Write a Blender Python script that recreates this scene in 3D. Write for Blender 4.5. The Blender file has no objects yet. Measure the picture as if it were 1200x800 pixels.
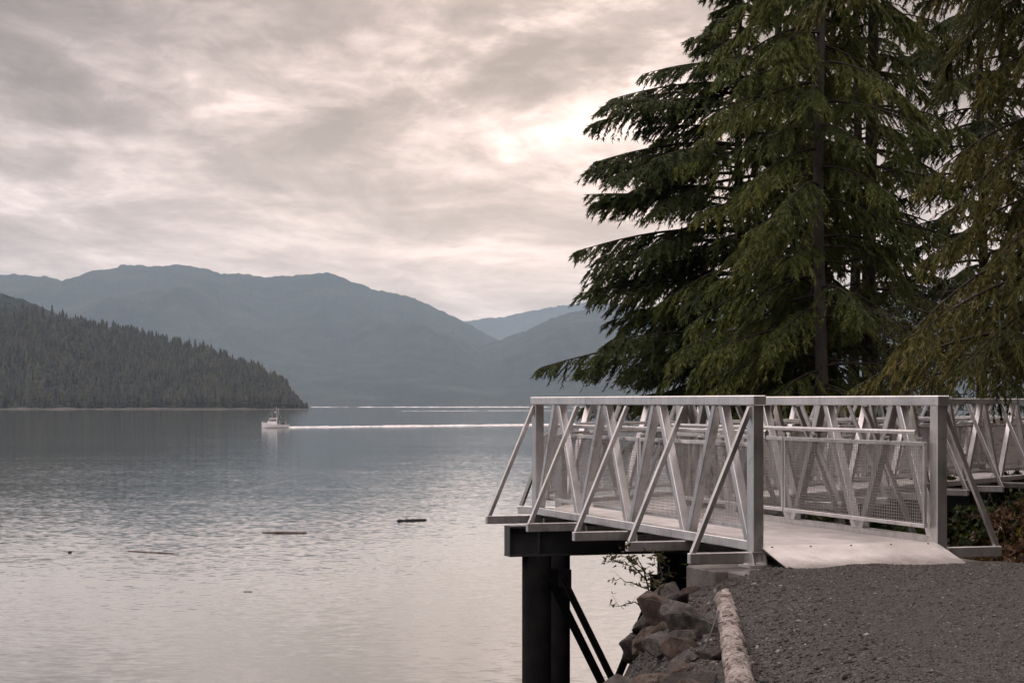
import bpy, bmesh, math, random
import numpy as np
from mathutils import Vector, Matrix, noise as mnoise

# ------------------------------------------------------------------ camera, sky, sun, exposure
scene = bpy.context.scene
COL = scene.collection
R = math.radians
F_PX = 2400.0            # focal length in photograph pixels (photo is 1200 px wide)
HOR = 471.0              # row of the true horizon in the photograph
EYE = 8.0                # eye above the water

cam_d = bpy.data.cameras.new("camera")
cam_d.sensor_width = 36.0
cam_d.lens = 36.0 * F_PX / 1200.0
cam_d.shift_y = (HOR - 400.0) / 1200.0
cam_d.clip_start = 0.1
cam_d.clip_end = 60000.0
cam = bpy.data.objects.new("camera", cam_d)
cam.location = (0, 0, EYE)
cam.rotation_euler = (R(90), 0, 0)
COL.objects.link(cam)
scene.camera = cam

SUN_AZ = R(2.3)          # to the right of the view direction (+Y)
SUN_EL = R(11.0)

world = bpy.data.worlds.new("World")
scene.world = world
world.use_nodes = True
wn = world.node_tree.nodes
wl = world.node_tree.links
for n in list(wn):
    wn.remove(n)


class NT:
    """tiny helper to write node trees"""
    def __init__(self, tree):
        self.t = tree
        self.n = tree.nodes
        self.l = tree.links

    def new(self, kind, **kw):
        nd = self.n.new(kind)
        for k, v in kw.items():
            setattr(nd, k, v)
        return nd

    def link(self, a, b):
        self.l.new(a, b)

    def val(self, sock, v):
        if hasattr(v, 'is_output') or isinstance(v, bpy.types.NodeSocket):
            self.link(v, sock)
        else:
            sock.default_value = v

    def math(self, op, a, b=0.0, c=0.0, clamp=False):
        nd = self.new('ShaderNodeMath', operation=op)
        nd.use_clamp = clamp
        self.val(nd.inputs[0], a)
        self.val(nd.inputs[1], b)
        self.val(nd.inputs[2], c)
        return nd.outputs[0]

    def vmath(self, op, a, b=(0, 0, 0)):
        nd = self.new('ShaderNodeVectorMath', operation=op)
        self.val(nd.inputs[0], a)
        if op == 'SCALE':
            self.val(nd.inputs['Scale'], b)
        else:
            self.val(nd.inputs[1], b)
        return nd.outputs[1] if op in ('DOT_PRODUCT', 'LENGTH', 'DISTANCE') else nd.outputs[0]

    def noise(self, vec, scale, detail=4.0, rough=0.5, dist=0.0, out='Fac', dim='3D'):
        nd = self.new('ShaderNodeTexNoise', noise_dimensions=dim)
        if vec is not None:
            self.link(vec, nd.inputs['Vector'])
        nd.inputs['Scale'].default_value = scale
        nd.inputs['Detail'].default_value = detail
        nd.inputs['Roughness'].default_value = rough
        nd.inputs['Distortion'].default_value = dist
        return nd.outputs[out]

    def voronoi(self, vec, scale, feature='F1', out='Distance', rnd=1.0):
        nd = self.new('ShaderNodeTexVoronoi', feature=feature)
        if vec is not None:
            self.link(vec, nd.inputs['Vector'])
        nd.inputs['Scale'].default_value = scale
        nd.inputs['Randomness'].default_value = rnd
        return nd.outputs[out]

    def ramp(self, fac, stops, interp='LINEAR'):
        nd = self.new('ShaderNodeValToRGB')
        cr = nd.color_ramp
        cr.interpolation = interp
        while len(cr.elements) > 1:
            cr.elements.remove(cr.elements[-1])
        for i, (p, c) in enumerate(stops):
            if i == 0:
                e = cr.elements[0]
                e.position = p
            else:
                e = cr.elements.new(p)
            if not hasattr(c, '__len__'):
                c = (c, c, c)
            e.color = (*c, 1)
        self.val(nd.inputs[0], fac)
        return nd.outputs[0]

    def mix(self, fac, a, b, blend='MIX'):
        nd = self.new('ShaderNodeMix', data_type='RGBA', blend_type=blend)
        self.val(nd.inputs[0], fac)
        for s, v in ((nd.inputs[6], a), (nd.inputs[7], b)):
            if isinstance(v, bpy.types.NodeSocket):
                self.link(v, s)
            else:
                s.default_value = (*v, 1)
        return nd.outputs[2]

    def maprange(self, v, a, b, c=0.0, d=1.0, smooth=False):
        nd = self.new('ShaderNodeMapRange')
        if smooth:
            nd.interpolation_type = 'SMOOTHSTEP'
        self.val(nd.inputs[0], v)
        nd.inputs[1].default_value = a
        nd.inputs[2].default_value = b
        nd.inputs[3].default_value = c
        nd.inputs[4].default_value = d
        return nd.outputs[0]

    def mapping(self, vec, scale=(1, 1, 1), loc=(0, 0, 0), rot=(0, 0, 0)):
        nd = self.new('ShaderNodeMapping')
        self.link(vec, nd.inputs[0])
        nd.inputs['Location'].default_value = loc
        nd.inputs['Rotation'].default_value = rot
        nd.inputs['Scale'].default_value = scale
        return nd.outputs[0]

    def combine(self, x, y, z):
        nd = self.new('ShaderNodeCombineXYZ')
        self.val(nd.inputs[0], x)
        self.val(nd.inputs[1], y)
        self.val(nd.inputs[2], z)
        return nd.outputs[0]

    def sep(self, v):
        nd = self.new('ShaderNodeSeparateXYZ')
        self.link(v, nd.inputs[0])
        return nd.outputs

    def bump(self, h, strength=0.3, dist=0.02, normal=None):
        nd = self.new('ShaderNodeBump')
        nd.inputs['Strength'].default_value = strength
        nd.inputs['Distance'].default_value = dist
        self.link(h, nd.inputs['Height'])
        if normal is not None:
            self.link(normal, nd.inputs['Normal'])
        return nd.outputs[0]


# --- world: overcast evening sky (Sky Texture under a layer of procedural cloud)
W = NT(world.node_tree)
geo = W.new('ShaderNodeTexCoord')
dirv = W.vmath('NORMALIZE', geo.outputs['Generated'])
dx, dy, dz = W.sep(dirv)
dzc = W.math('MAXIMUM', dz, 0.0)
den = W.math('ADD', dzc, 0.055)
px = W.math('DIVIDE', dx, den)
py = W.math('DIVIDE', dy, den)
pc = W.combine(px, py, 0.0)
pcA = W.mapping(pc, scale=(1.0, 0.40, 1), loc=(15.2, 4.8, 0.3), rot=(0, 0, R(-6)))
n1 = W.noise(pcA, 1.35, 7.0, 0.56, 0.5)
pcB = W.mapping(pc, scale=(0.8, 0.52, 1), loc=(9.3, 7.1, 0.9), rot=(0, 0, R(9)))
n2 = W.noise(pcB, 2.2, 8.0, 0.6, 0.6)
n3 = W.noise(pcA, 6.5, 6.0, 0.62, 0.8)
nn = W.math('ADD', W.math('MULTIPLY', n1, 0.57), W.math('ADD', W.math('MULTIPLY', n2, 0.29), W.math('MULTIPLY', n3, 0.14)))
# thickness flattens towards the horizon
lowf = W.maprange(dz, 0.03, 0.15, 0.0, 1.0)
cl_low = W.ramp(nn, [(0.42, (0.65, 0.548, 0.533)), (0.51, (0.88, 0.738, 0.715)), (0.60, (1.14, 0.965, 0.925))])
cl_hi = W.ramp(nn, [(0.42, (0.262, 0.225, 0.226)), (0.48, (0.405, 0.340, 0.337)), (0.54, (0.70, 0.588, 0.570)), (0.60, (1.14, 0.965, 0.925))])
cl = W.mix(lowf, cl_low, cl_hi)
# brighter where the hidden sun stands behind the cloud
sund = (math.sin(SUN_AZ) * math.cos(SUN_EL), math.cos(SUN_AZ) * math.cos(SUN_EL), math.sin(SUN_EL))
sd = W.vmath('DOT_PRODUCT', dirv, sund)
sd = W.math('MAXIMUM', sd, 0.0)
glow = W.math('POWER', sd, 240.0)
glow2 = W.math('POWER', sd, 18.0)
thin = W.maprange(nn, 0.43, 0.58, 0.22, 1.0)
gl = W.math('ADD', W.math('MULTIPLY', W.math('MULTIPLY', glow, thin), 0.62), W.math('MULTIPLY', glow2, 0.26))
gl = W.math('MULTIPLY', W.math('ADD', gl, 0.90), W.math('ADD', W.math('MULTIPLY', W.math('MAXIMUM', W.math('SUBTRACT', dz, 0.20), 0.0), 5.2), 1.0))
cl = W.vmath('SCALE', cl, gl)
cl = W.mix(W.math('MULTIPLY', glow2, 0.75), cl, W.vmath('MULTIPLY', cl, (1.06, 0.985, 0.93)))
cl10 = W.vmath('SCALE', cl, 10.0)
sky = W.new('ShaderNodeTexSky', sky_type='NISHITA')
sky.sun_disc = False
sky.sun_elevation = SUN_EL
sky.sun_rotation = SUN_AZ
sky.air_density = 1.0
sky.dust_density = 2.0
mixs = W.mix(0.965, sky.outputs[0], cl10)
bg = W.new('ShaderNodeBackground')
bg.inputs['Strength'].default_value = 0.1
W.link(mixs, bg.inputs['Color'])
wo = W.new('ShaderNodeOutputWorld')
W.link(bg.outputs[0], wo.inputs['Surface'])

sun_d = bpy.data.lights.new("sun", 'SUN')
sun_d.energy = 0.6
sun_d.angle = R(75)
sun_d.color = (1.0, 0.88, 0.78)
sun = bpy.data.objects.new("sun", sun_d)
sun.rotation_euler = Vector((-sund[0], -sund[1], -sund[2])).to_track_quat('-Z', 'Y').to_euler()
sun.location = (0, 40, 60)
COL.objects.link(sun)

vs = scene.view_settings
vs.view_transform = 'Standard'
vs.look = 'None'
vs.exposure = 0.0
vs.gamma = 1.0
vs.use_curve_mapping = False
cy = scene.cycles
cy.max_bounces = 8
cy.diffuse_bounces = 3
cy.glossy_bounces = 4
cy.transmission_bounces = 4
cy.volume_bounces = 2
cy.transparent_max_bounces = 8
cy.caustics_reflective = False
cy.caustics_refractive = False
cy.use_denoising = True
cy.sample_clamp_indirect = 4.0

rng = np.random.default_rng(7)
random.seed(11)


# ------------------------------------------------------------------ helpers
def at(x, y, Y):
    """photo pixel + distance along the view -> world point"""
    return Vector(((x - 600.0) / F_PX * Y, Y, EYE - (y - HOR) / F_PX * Y))


def tag(o, label=None, cat=None, group=None, kind=None):
    if label:
        o['label'] = label
    if cat:
        o['category'] = cat
    if group:
        o['group'] = group
    if kind:
        o['kind'] = kind
    return o


def empty(name, loc=(0, 0, 0), rz=0.0):
    o = bpy.data.objects.new(name, None)
    o.location = loc
    o.rotation_euler = (0, 0, rz)
    o.empty_display_size = 0.2
    COL.objects.link(o)
    return o


def link(name, me, mat=None, parent=None, smooth=False):
    if mat is not None and len(me.materials) == 0:
        me.materials.append(mat)
    o = bpy.data.objects.new(name, me)
    COL.objects.link(o)
    if parent is not None:
        o.parent = parent
    if smooth:
        me.polygons.foreach_set('use_smooth', [True] * len(me.polygons))
    return o


def build(name, bm, mat=None, parent=None, smooth=False):
    me = bpy.data.meshes.new(name)
    bm.normal_update()
    bm.to_mesh(me)
    bm.free()
    return link(name, me, mat, parent, smooth)


def np_mesh(name, verts, faces, mat=None, parent=None, smooth=False, attrs=None):
    """faces: (n,k) int array with constant k"""
    verts = np.asarray(verts, dtype=np.float32)
    faces = np.asarray(faces, dtype=np.int32)
    me = bpy.data.meshes.new(name)
    n, k = faces.shape
    me.vertices.add(len(verts))
    me.vertices.foreach_set('co', verts.ravel())
    me.loops.add(n * k)
    me.loops.foreach_set('vertex_index', faces.ravel())
    me.polygons.add(n)
    me.polygons.foreach_set('loop_start', np.arange(0, n * k, k, dtype=np.int32))
    me.polygons.foreach_set('loop_total', np.full(n, k, dtype=np.int32))
    if smooth:
        me.polygons.foreach_set('use_smooth', np.ones(n, dtype=bool))
    if attrs:
        for an, (dom, arr) in attrs.items():
            a = me.attributes.new(an, 'FLOAT', dom)
            a.data.foreach_set('value', np.asarray(arr, dtype=np.float32))
    me.update(calc_edges=True)
    return link(name, me, mat, parent)


def beam(bm, p, q, w, h, up=(0, 0, 1), bevel=0.004):
    """box from p to q, w across, h along 'up'"""
    p = Vector(p)
    q = Vector(q)
    d = (q - p)
    L = d.length
    d.normalize()
    up = Vector(up)
    s = d.cross(up)
    if s.length < 1e-5:
        s = d.cross(Vector((0, 1, 0)))
    s.normalize()
    u = s.cross(d).normalized()
    vs_ = []
    for a in (0, L):
        for b, c in ((-1, -1), (1, -1), (1, 1), (-1, 1)):
            vs_.append(bm.verts.new(p + d * a + s * (b * w / 2) + u * (c * h / 2)))
    fs = []
    fs.append(bm.faces.new((vs_[3], vs_[2], vs_[1], vs_[0])))
    fs.append(bm.faces.new((vs_[4], vs_[5], vs_[6], vs_[7])))
    for i in range(4):
        j = (i + 1) % 4
        fs.append(bm.faces.new((vs_[i], vs_[j], vs_[4 + j], vs_[4 + i])))
    if bevel:
        es = set(e for f in fs for e in f.edges)
        bmesh.ops.bevel(bm, geom=list(es), offset=bevel, segments=1, profile=0.5, affect='EDGES')


def tube(bm, pts, rads, seg=8, cap=True):
    pts = [Vector(p) for p in pts]
    if not hasattr(rads, '__len__'):
        rads = [rads] * len(pts)
    rings = []
    ref = Vector((0.13, 0.27, 0.95)).normalized()
    for i, p in enumerate(pts):
        t = (pts[min(i + 1, len(pts) - 1)] - pts[max(i - 1, 0)])
        if t.length < 1e-9:
            t = Vector((0, 0, 1))
        t.normalize()
        r_ = ref if abs(t.dot(ref)) < 0.95 else Vector((1, 0, 0))
        a = t.cross(r_).normalized()
        b = t.cross(a).normalized()
        rings.append([bm.verts.new(p + (a * math.cos(k * 2 * math.pi / seg) + b * math.sin(k * 2 * math.pi / seg)) * rads[i]) for k in range(seg)])
    for i in range(len(rings) - 1):
        for k in range(seg):
            k2 = (k + 1) % seg
            bm.faces.new((rings[i][k], rings[i + 1][k], rings[i + 1][k2], rings[i][k2]))
    if cap:
        bm.faces.new(rings[0])
        bm.faces.new(list(reversed(rings[-1])))


def prism(bm, outline, z0, z1, axis='z'):
    """extrude a 2-D outline (list of (a,b)) between z0 and z1"""
    def P(a, b, c):
        return {'z': (a, b, c), 'y': (a, c, b), 'x': (c, a, b)}[axis]
    lo = [bm.verts.new(P(a, b, z0)) for a, b in outline]
    hi = [bm.verts.new(P(a, b, z1)) for a, b in outline]
    fs = [bm.faces.new(lo), bm.faces.new(hi)]
    n = len(lo)
    for i in range(n):
        j = (i + 1) % n
        fs.append(bm.faces.new((lo[i], lo[j], hi[j], hi[i])))
    bmesh.ops.recalc_face_normals(bm, faces=fs)


def hash2(ix, iy, seed):
    h = (ix.astype(np.int64) * 374761393 + iy.astype(np.int64) * 668265263 + seed * 974634777) & 0xffffffff
    h = ((h ^ (h >> 13)) * 1274126177) & 0xffffffff
    return ((h ^ (h >> 16)) & 0xffffff) / float(0xffffff)


def vnoise(x, y, seed=0):
    x = np.asarray(x, dtype=np.float64)
    y = np.asarray(y, dtype=np.float64)
    ix = np.floor(x)
    iy = np.floor(y)
    fx = x - ix
    fy = y - iy
    fx = fx * fx * fx * (fx * (fx * 6 - 15) + 10)
    fy = fy * fy * fy * (fy * (fy * 6 - 15) + 10)
    a = hash2(ix, iy, seed)
    b = hash2(ix + 1, iy, seed)
    c = hash2(ix, iy + 1, seed)
    d = hash2(ix + 1, iy + 1, seed)
    return (a + (b - a) * fx) * (1 - fy) + (c + (d - c) * fx) * fy


def fbm(x, y, seed=0, octv=5, gain=0.5, lac=2.03, ridged=False):
    s = 0
    amp = 1.0
    tot = 0
    for o in range(octv):
        v = vnoise(x, y, seed + o * 17)
        if ridged:
            v = 1 - np.abs(2 * v - 1)
        s = s + amp * v
        tot += amp
        amp *= gain
        x = x * lac + 3.7
        y = y * lac + 1.3
    return s / tot


def grid_faces(nr, nc):
    i = np.arange(nr - 1)[:, None]
    j = np.arange(nc - 1)[None, :]
    a = i * nc + j
    return np.stack([a, a + 1, a + nc + 1, a + nc], -1).reshape(-1, 4)


# ------------------------------------------------------------------ materials
def new_mat(name):
    m = bpy.data.materials.new(name)
    m.use_nodes = True
    t = NT(m.node_tree)
    for n in list(t.n):
        t.n.remove(n)
    out = t.new('ShaderNodeOutputMaterial')
    return m, t, out


def principled(t, out, color=None, rough=0.6, metal=0.0, spec=0.5, normal=None):
    b = t.new('ShaderNodeBsdfPrincipled')
    if color is not None:
        if isinstance(color, bpy.types.NodeSocket):
            t.link(color, b.inputs['Base Color'])
        else:
            b.inputs['Base Color'].default_value = (*color, 1)
    t.val(b.inputs['Roughness'], rough)
    t.val(b.inputs['Metallic'], metal)
    b.inputs['Specular IOR Level'].default_value = spec
    if normal is not None:
        t.link(normal, b.inputs['Normal'])
    t.link(b.outputs[0], out.inputs['Surface'])
    return b


def mat_metal(name, c0, c1, metal=0.75, rough=0.48, streak=True):
    m, t, out = new_mat(name)
    tc = t.new('ShaderNodeTexCoord').outputs['Object']
    oi = t.new('ShaderNodeObjectInfo').outputs['Random']
    off = t.combine(t.math('MULTIPLY', oi, 31.0), t.math('MULTIPLY', oi, 17.0), 0.0)
    v = t.vmath('ADD', tc, off)
    a = t.noise(v, 2.3, 6, 0.62)
    b = t.noise(t.mapping(v, scale=(9, 9, 1.2)), 2.0, 4, 0.6)
    c = t.noise(v, 45.0, 3, 0.6)
    f = t.math('ADD', t.math('MULTIPLY', a, 0.55), t.math('ADD', t.math('MULTIPLY', b, 0.33), t.math('MULTIPLY', c, 0.12)))
    f = t.math('ADD', f, t.math('MULTIPLY', t.math('SUBTRACT', oi, 0.5), 0.10))
    col = t.ramp(f, [(0.34, c0), (0.62, c1)])
    # grey oxide stains
    st = t.maprange(t.noise(v, 6.5, 6, 0.7), 0.58, 0.72, 0.0, 0.55)
    col = t.mix(st, col, tuple(0.55 * x for x in c0))
    r = t.maprange(a, 0.3, 0.7, rough - 0.08, rough + 0.12)
    nrm = t.bump(c, 0.12, 0.004)
    principled(t, out, col, r, metal, 0.5, nrm)
    return m


def mat_simple(name, c0, c1, scale=6.0, rough=0.7, bump=0.2, bdist=0.01, spec=0.4, metal=0.0):
    m, t, out = new_mat(name)
    tc = t.new('ShaderNodeTexCoord').outputs['Object']
    a = t.noise(tc, scale, 6, 0.6)
    c = t.noise(tc, scale * 7, 4, 0.6)
    f = t.math('ADD', t.math('MULTIPLY', a, 0.7), t.math('MULTIPLY', c, 0.3))
    col = t.ramp(f, [(0.33, c0), (0.66, c1)])
    nrm = t.bump(f, bump, bdist) if bump else None
    principled(t, out, col, rough, metal, spec, nrm)
    return m


M_alu = mat_metal("aluminium", (0.44, 0.435, 0.43), (0.76, 0.75, 0.74), metal=0.92, rough=0.35)
M_plate = mat_metal("deck_aluminium", (0.50, 0.48, 0.46), (0.74, 0.71, 0.685), metal=0.5, rough=0.45)
M_wire = mat_metal("wire", (0.40, 0.39, 0.38), (0.58, 0.56, 0.545), metal=0.6)
M_steel = mat_simple("black_steel", (0.003, 0.0033, 0.004), (0.012, 0.011, 0.011), 5, 0.8, 0.2, 0.006, spec=0.05)
M_girder = mat_simple("painted_girder", (0.030, 0.033, 0.035), (0.055, 0.058, 0.060), 4, 0.5, 0.1, 0.003)


def mat_concrete():
    m, t, out = new_mat("concrete")
    tc = t.new('ShaderNodeTexCoord').outputs['Object']
    a = t.noise(tc, 3.0, 7, 0.65)
    c = t.noise(tc, 60.0, 3, 0.6)
    pits = t.maprange(t.voronoi(tc, 38.0), 0.0, 0.22, 0.0, 1.0)
    col = t.ramp(t.math('ADD', t.math('MULTIPLY', a, 0.75), t.math('MULTIPLY', c, 0.25)),
                 [(0.32, (0.075, 0.071, 0.065)), (0.5, (0.16, 0.15, 0.14)), (0.7, (0.28, 0.262, 0.245))])
    principled(t, out, col, 0.85, 0, 0.3, t.bump(t.math('ADD', c, t.math('MULTIPLY', pits, 0.6)), 0.35, 0.01))
    return m


M_conc = mat_concrete()


def mat_ground():
    m, t, out = new_mat("gravel_and_soil")
    tc = t.new('ShaderNodeTexCoord').outputs['Object']
    zone = t.new('ShaderNodeAttribute')
    zone.attribute_name = 'soil'
    v1 = t.voronoi(tc, 52.0, out='Color')
    v1d = t.voronoi(tc, 52.0)
    v2 = t.voronoi(tc, 120.0, out='Color')
    v2d = t.voronoi(tc, 120.0)
    lum1 = t.sep(v1)[0]
    lum2 = t.sep(v2)[1]
    big = t.noise(tc, 0.55, 5, 0.55)
    mid = t.noise(tc, 4.0, 5, 0.65)
    f = t.math('ADD', t.math('MULTIPLY', lum1, 0.42), t.math('MULTIPLY', lum2, 0.58))
    stones = t.ramp(f, [(0.10, (0.014, 0.014, 0.013)), (0.45, (0.046, 0.045, 0.043)), (0.75, (0.088, 0.086, 0.081)), (0.95, (0.25, 0.24, 0.23))])
    fines = t.ramp(mid, [(0.3, (0.034, 0.031, 0.027)), (0.7, (0.075, 0.069, 0.059))])
    fm = t.maprange(t.math('ADD', t.math('MULTIPLY', big, 0.6), t.math('MULTIPLY', mid, 0.4)), 0.42, 0.58, 0.12, 0.75)
    gravel = t.mix(fm, stones, fines)
    soil = t.ramp(mid, [(0.3, (0.014, 0.011, 0.008)), (0.55, (0.04, 0.027, 0.016)), (0.75, (0.055, 0.045, 0.02))])
    col = t.mix(zone.outputs['Fac'], gravel, soil)
    h = t.math('ADD', t.math('MULTIPLY', v1d, -0.6), t.math('ADD', t.math('MULTIPLY', v2d, -0.35), t.math('MULTIPLY', mid, 0.5)))
    principled(t, out, col, 0.9, 0, 0.25, t.bump(h, 0.9, 0.02))
    return m


M_ground = mat_ground()


def mat_rock(name, c0, c1, c2, moss=0.0):
    m, t, out = new_mat(name)
    tc = t.new('ShaderNodeTexCoord').outputs['Object']
    oi = t.new('ShaderNodeObjectInfo').outputs['Random']
    v = t.vmath('ADD', tc, t.combine(t.math('MULTIPLY', oi, 43.0), oi, t.math('MULTIPLY', oi, 19.0)))
    a = t.noise(v, 3.0, 7, 0.65, 0.4)
    c = t.noise(v, 38.0, 5, 0.7)
    crack = t.maprange(t.voronoi(v, 5.0, 'DISTANCE_TO_EDGE'), 0.0, 0.03, 0.0, 1.0)
    f = t.math('ADD', t.math('MULTIPLY', a, 0.65), t.math('MULTIPLY', c, 0.35))
    col = t.ramp(f, [(0.34, c0), (0.5, c1), (0.66, c2)])
    if moss:
        gn = t.new('ShaderNodeNewGeometry').outputs['Normal']
        up = t.sep(gn)[2]
        mf = t.math('MULTIPLY', t.maprange(up, 0.0, 0.6), t.maprange(t.noise(v, 5.0, 5, 0.7), 0.62 - moss * 0.2, 0.72 - moss * 0.2))
        col = t.mix(mf, col, (0.035, 0.040, 0.012))
    h = t.math('ADD', t.math('MULTIPLY', a, 1.0), t.math('ADD', t.math('MULTIPLY', c, 0.5), t.math('MULTIPLY', crack, 0.15)))
    principled(t, out, col, 0.85, 0, 0.3, t.bump(h, 1.0, 0.05))
    return m


M_rocks = [mat_rock("rock_grey", (0.040, 0.037, 0.035), (0.125, 0.115, 0.108), (0.29, 0.265, 0.25), 0.12),
           mat_rock("rock_rusty", (0.040, 0.030, 0.026), (0.130, 0.093, 0.076), (0.26, 0.21, 0.18), 0.12),
           mat_rock("rock_dark", (0.018, 0.017, 0.016), (0.070, 0.063, 0.058), (0.19, 0.17, 0.155), 0.5)]


def mat_leaf(name, ca, cb, cc, transl=0.3, rough=0.55):
    m, t, out = new_mat(name)
    at_ = t.new('ShaderNodeAttribute')
    at_.attribute_name = 'tint'
    col = t.ramp(at_.outputs['Fac'], [(0.0, ca), (0.55, cb), (1.0, cc)])
    b = t.new('ShaderNodeBsdfPrincipled')
    t.link(col, b.inputs['Base Color'])
    b.inputs['Roughness'].default_value = rough
    b.inputs['Specular IOR Level'].default_value = 0.25
    tr = t.new('ShaderNodeBsdfTranslucent')
    t.link(t.mix(0.5, col, (0.10, 0.10, 0.02)), tr.inputs['Color'])
    mx = t.new('ShaderNodeMixShader')
    mx.inputs[0].default_value = transl
    t.link(b.outputs[0], mx.inputs[1])
    t.link(tr.outputs[0], mx.inputs[2])
    t.link(mx.outputs[0], out.inputs['Surface'])
    return m


M_hemlock = mat_leaf("hemlock_needles", (0.026, 0.046, 0.019), (0.056, 0.081, 0.027), (0.122, 0.143, 0.039), 0.28)
M_cedar = mat_leaf("cedar_sprays", (0.049, 0.076, 0.022), (0.108, 0.138, 0.035), (0.223, 0.223, 0.051), 0.33)
M_olive = mat_leaf("olive_sprays", (0.049, 0.062, 0.022), (0.109, 0.114, 0.031), (0.234, 0.200, 0.053), 0.3)
M_shrubleaf = mat_leaf("shrub_leaves", (0.030, 0.030, 0.012), (0.055, 0.055, 0.018), (0.10, 0.085, 0.025), 0.3)
M_dryleaf = mat_leaf("dry_leaves", (0.035, 0.016, 0.010), (0.075, 0.032, 0.017), (0.14, 0.085, 0.03), 0.25)
M_yellowleaf = mat_leaf("yellow_leaves", (0.06, 0.05, 0.01), (0.14, 0.10, 0.015), (0.25, 0.17, 0.02), 0.3)
M_moss = mat_leaf("moss", (0.012, 0.022, 0.006), (0.026, 0.042, 0.008), (0.05, 0.065, 0.012), 0.2)


def mat_bark(name, c0, c1, vscale=5.0):
    m, t, out = new_mat(name)
    tc = t.new('ShaderNodeTexCoord').outputs['Object']
    v = t.mapping(tc, scale=(14, 14, 2.2))
    a = t.noise(v, 1.6, 6, 0.65, 0.3)
    p = t.noise(tc, 1.1, 4, 0.6)
    col = t.mix(t.maprange(p, 0.4, 0.65, 0.0, 0.5), t.ramp(a, [(0.32, c0), (0.68, c1)]), tuple(x * 1.5 for x in c1))
    principled(t, out, col, 0.9, 0, 0.2, t.bump(a, 0.8, 0.03))
    return m


M_bark = mat_bark("conifer_bark", (0.018, 0.015, 0.013), (0.06, 0.05, 0.044))
M_bark_grey = mat_bark("grey_bark", (0.05, 0.044, 0.04), (0.12, 0.108, 0.098))
M_twig = mat_simple("twigs", (0.022, 0.017, 0.014), (0.05, 0.04, 0.033), 8, 0.9, 0)
M_twig_dry = mat_simple("dry_twigs", (0.05, 0.034, 0.022), (0.15, 0.10, 0.06), 8, 0.9, 0)
M_straw = mat_simple("pale_straw", (0.16, 0.11, 0.075), (0.30, 0.22, 0.16), 8, 0.9, 0)


def mat_log():
    m, t, out = new_mat("peeling_log")
    tc = t.new('ShaderNodeTexCoord').outputs['Object']
    v = t.mapping(tc, scale=(1, 0.55, 1))
    a = t.noise(v, 9.0, 7, 0.68, 0.8)
    b = t.noise(tc, 42.0, 5, 0.7)
    cr_ = t.maprange(t.voronoi(t.mapping(tc, scale=(1, 0.75, 1)), 17.0, 'DISTANCE_TO_EDGE'), 0.0, 0.06, 0.0, 1.0)
    f = t.math('ADD', t.math('MULTIPLY', a, 0.60), t.math('ADD', t.math('MULTIPLY', b, 0.30), t.math('MULTIPLY', cr_, 0.06)))
    col = t.ramp(f, [(0.395, (0.018, 0.014, 0.012)), (0.45, (0.15, 0.118, 0.104)), (0.50, (0.32, 0.285, 0.262)), (0.62, (0.53, 0.485, 0.455))])
    principled(t, out, col, 0.85, 0, 0.25, t.bump(f, 1.0, 0.06))
    return m


M_log = mat_log()
M_flake = mat_simple("bark_flakes", (0.06, 0.045, 0.038), (0.34, 0.295, 0.265), 9, 0.9, 0.3)


def mat_water():
    m, t, out = new_mat("sea_water")
    pos = t.new('ShaderNodeNewGeometry').outputs['Position']
    def wn_(sc, det, mp):
        c = t.noise(t.mapping(pos, scale=mp), sc, det, 0.55, 0.3, out='Color')
        return t.vmath('SUBTRACT', c, (0.5, 0.5, 0.5))
    w1 = wn_(3.4, 4, (0.55, 1.0, 1))       # half-metre ripples
    w2 = wn_(0.42, 3, (0.6, 1.0, 1))       # 2-3 m wavelets
    w3 = wn_(0.06, 3, (0.5, 1.0, 1))      # slow heave
    calm = t.noise(t.mapping(pos, scale=(0.25, 1.0, 1)), 0.016, 4, 0.6, 0.8)
    calm2 = t.noise(t.mapping(pos, scale=(0.2, 1.0, 1)), 0.09, 3, 0.6, 0.6)
    patch = t.maprange(t.math('ADD', t.math('MULTIPLY', calm, 0.65), t.math('MULTIPLY', calm2, 0.35)), 0.40, 0.60, 0.65, 1.10)
    s = t.vmath('ADD', t.vmath('SCALE', w1, 0.105), t.vmath('ADD', t.vmath('SCALE', w2, 0.018), t.vmath('SCALE', w3, 0.010)))
    s = t.vmath('SCALE', s, patch)
    s = t.vmath('MULTIPLY', s, (0.75, 1.0, 0.0))
    nrm = t.vmath('NORMALIZE', t.vmath('ADD', s, (0, 0, 1)))
    b = t.new('ShaderNodeBsdfPrincipled')
    b.inputs['Base Color'].default_value = (0.018, 0.026, 0.028, 1)
    b.inputs['Roughness'].default_value = 0.06
    b.inputs["IOR"].default_value = 1.22
    b.inputs['Specular IOR Level'].default_value = 0.5
    t.link(nrm, b.inputs['Normal'])
    t.link(b.outputs[0], out.inputs['Surface'])
    return m


M_water = mat_water()


def mat_foam():
    m, t, out = new_mat("foam")
    tc = t.new('ShaderNodeTexCoord').outputs['Object']
    a = t.noise(t.mapping(tc, scale=(0.15, 1, 1)), 0.8, 4, 0.6)
    col = t.ramp(a, [(0.35, (0.55, 0.56, 0.56)), (0.6, (0.82, 0.80, 0.78))])
    principled(t, out, col, 0.6, 0, 0.3)
    return m


M_foam = mat_foam()


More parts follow.
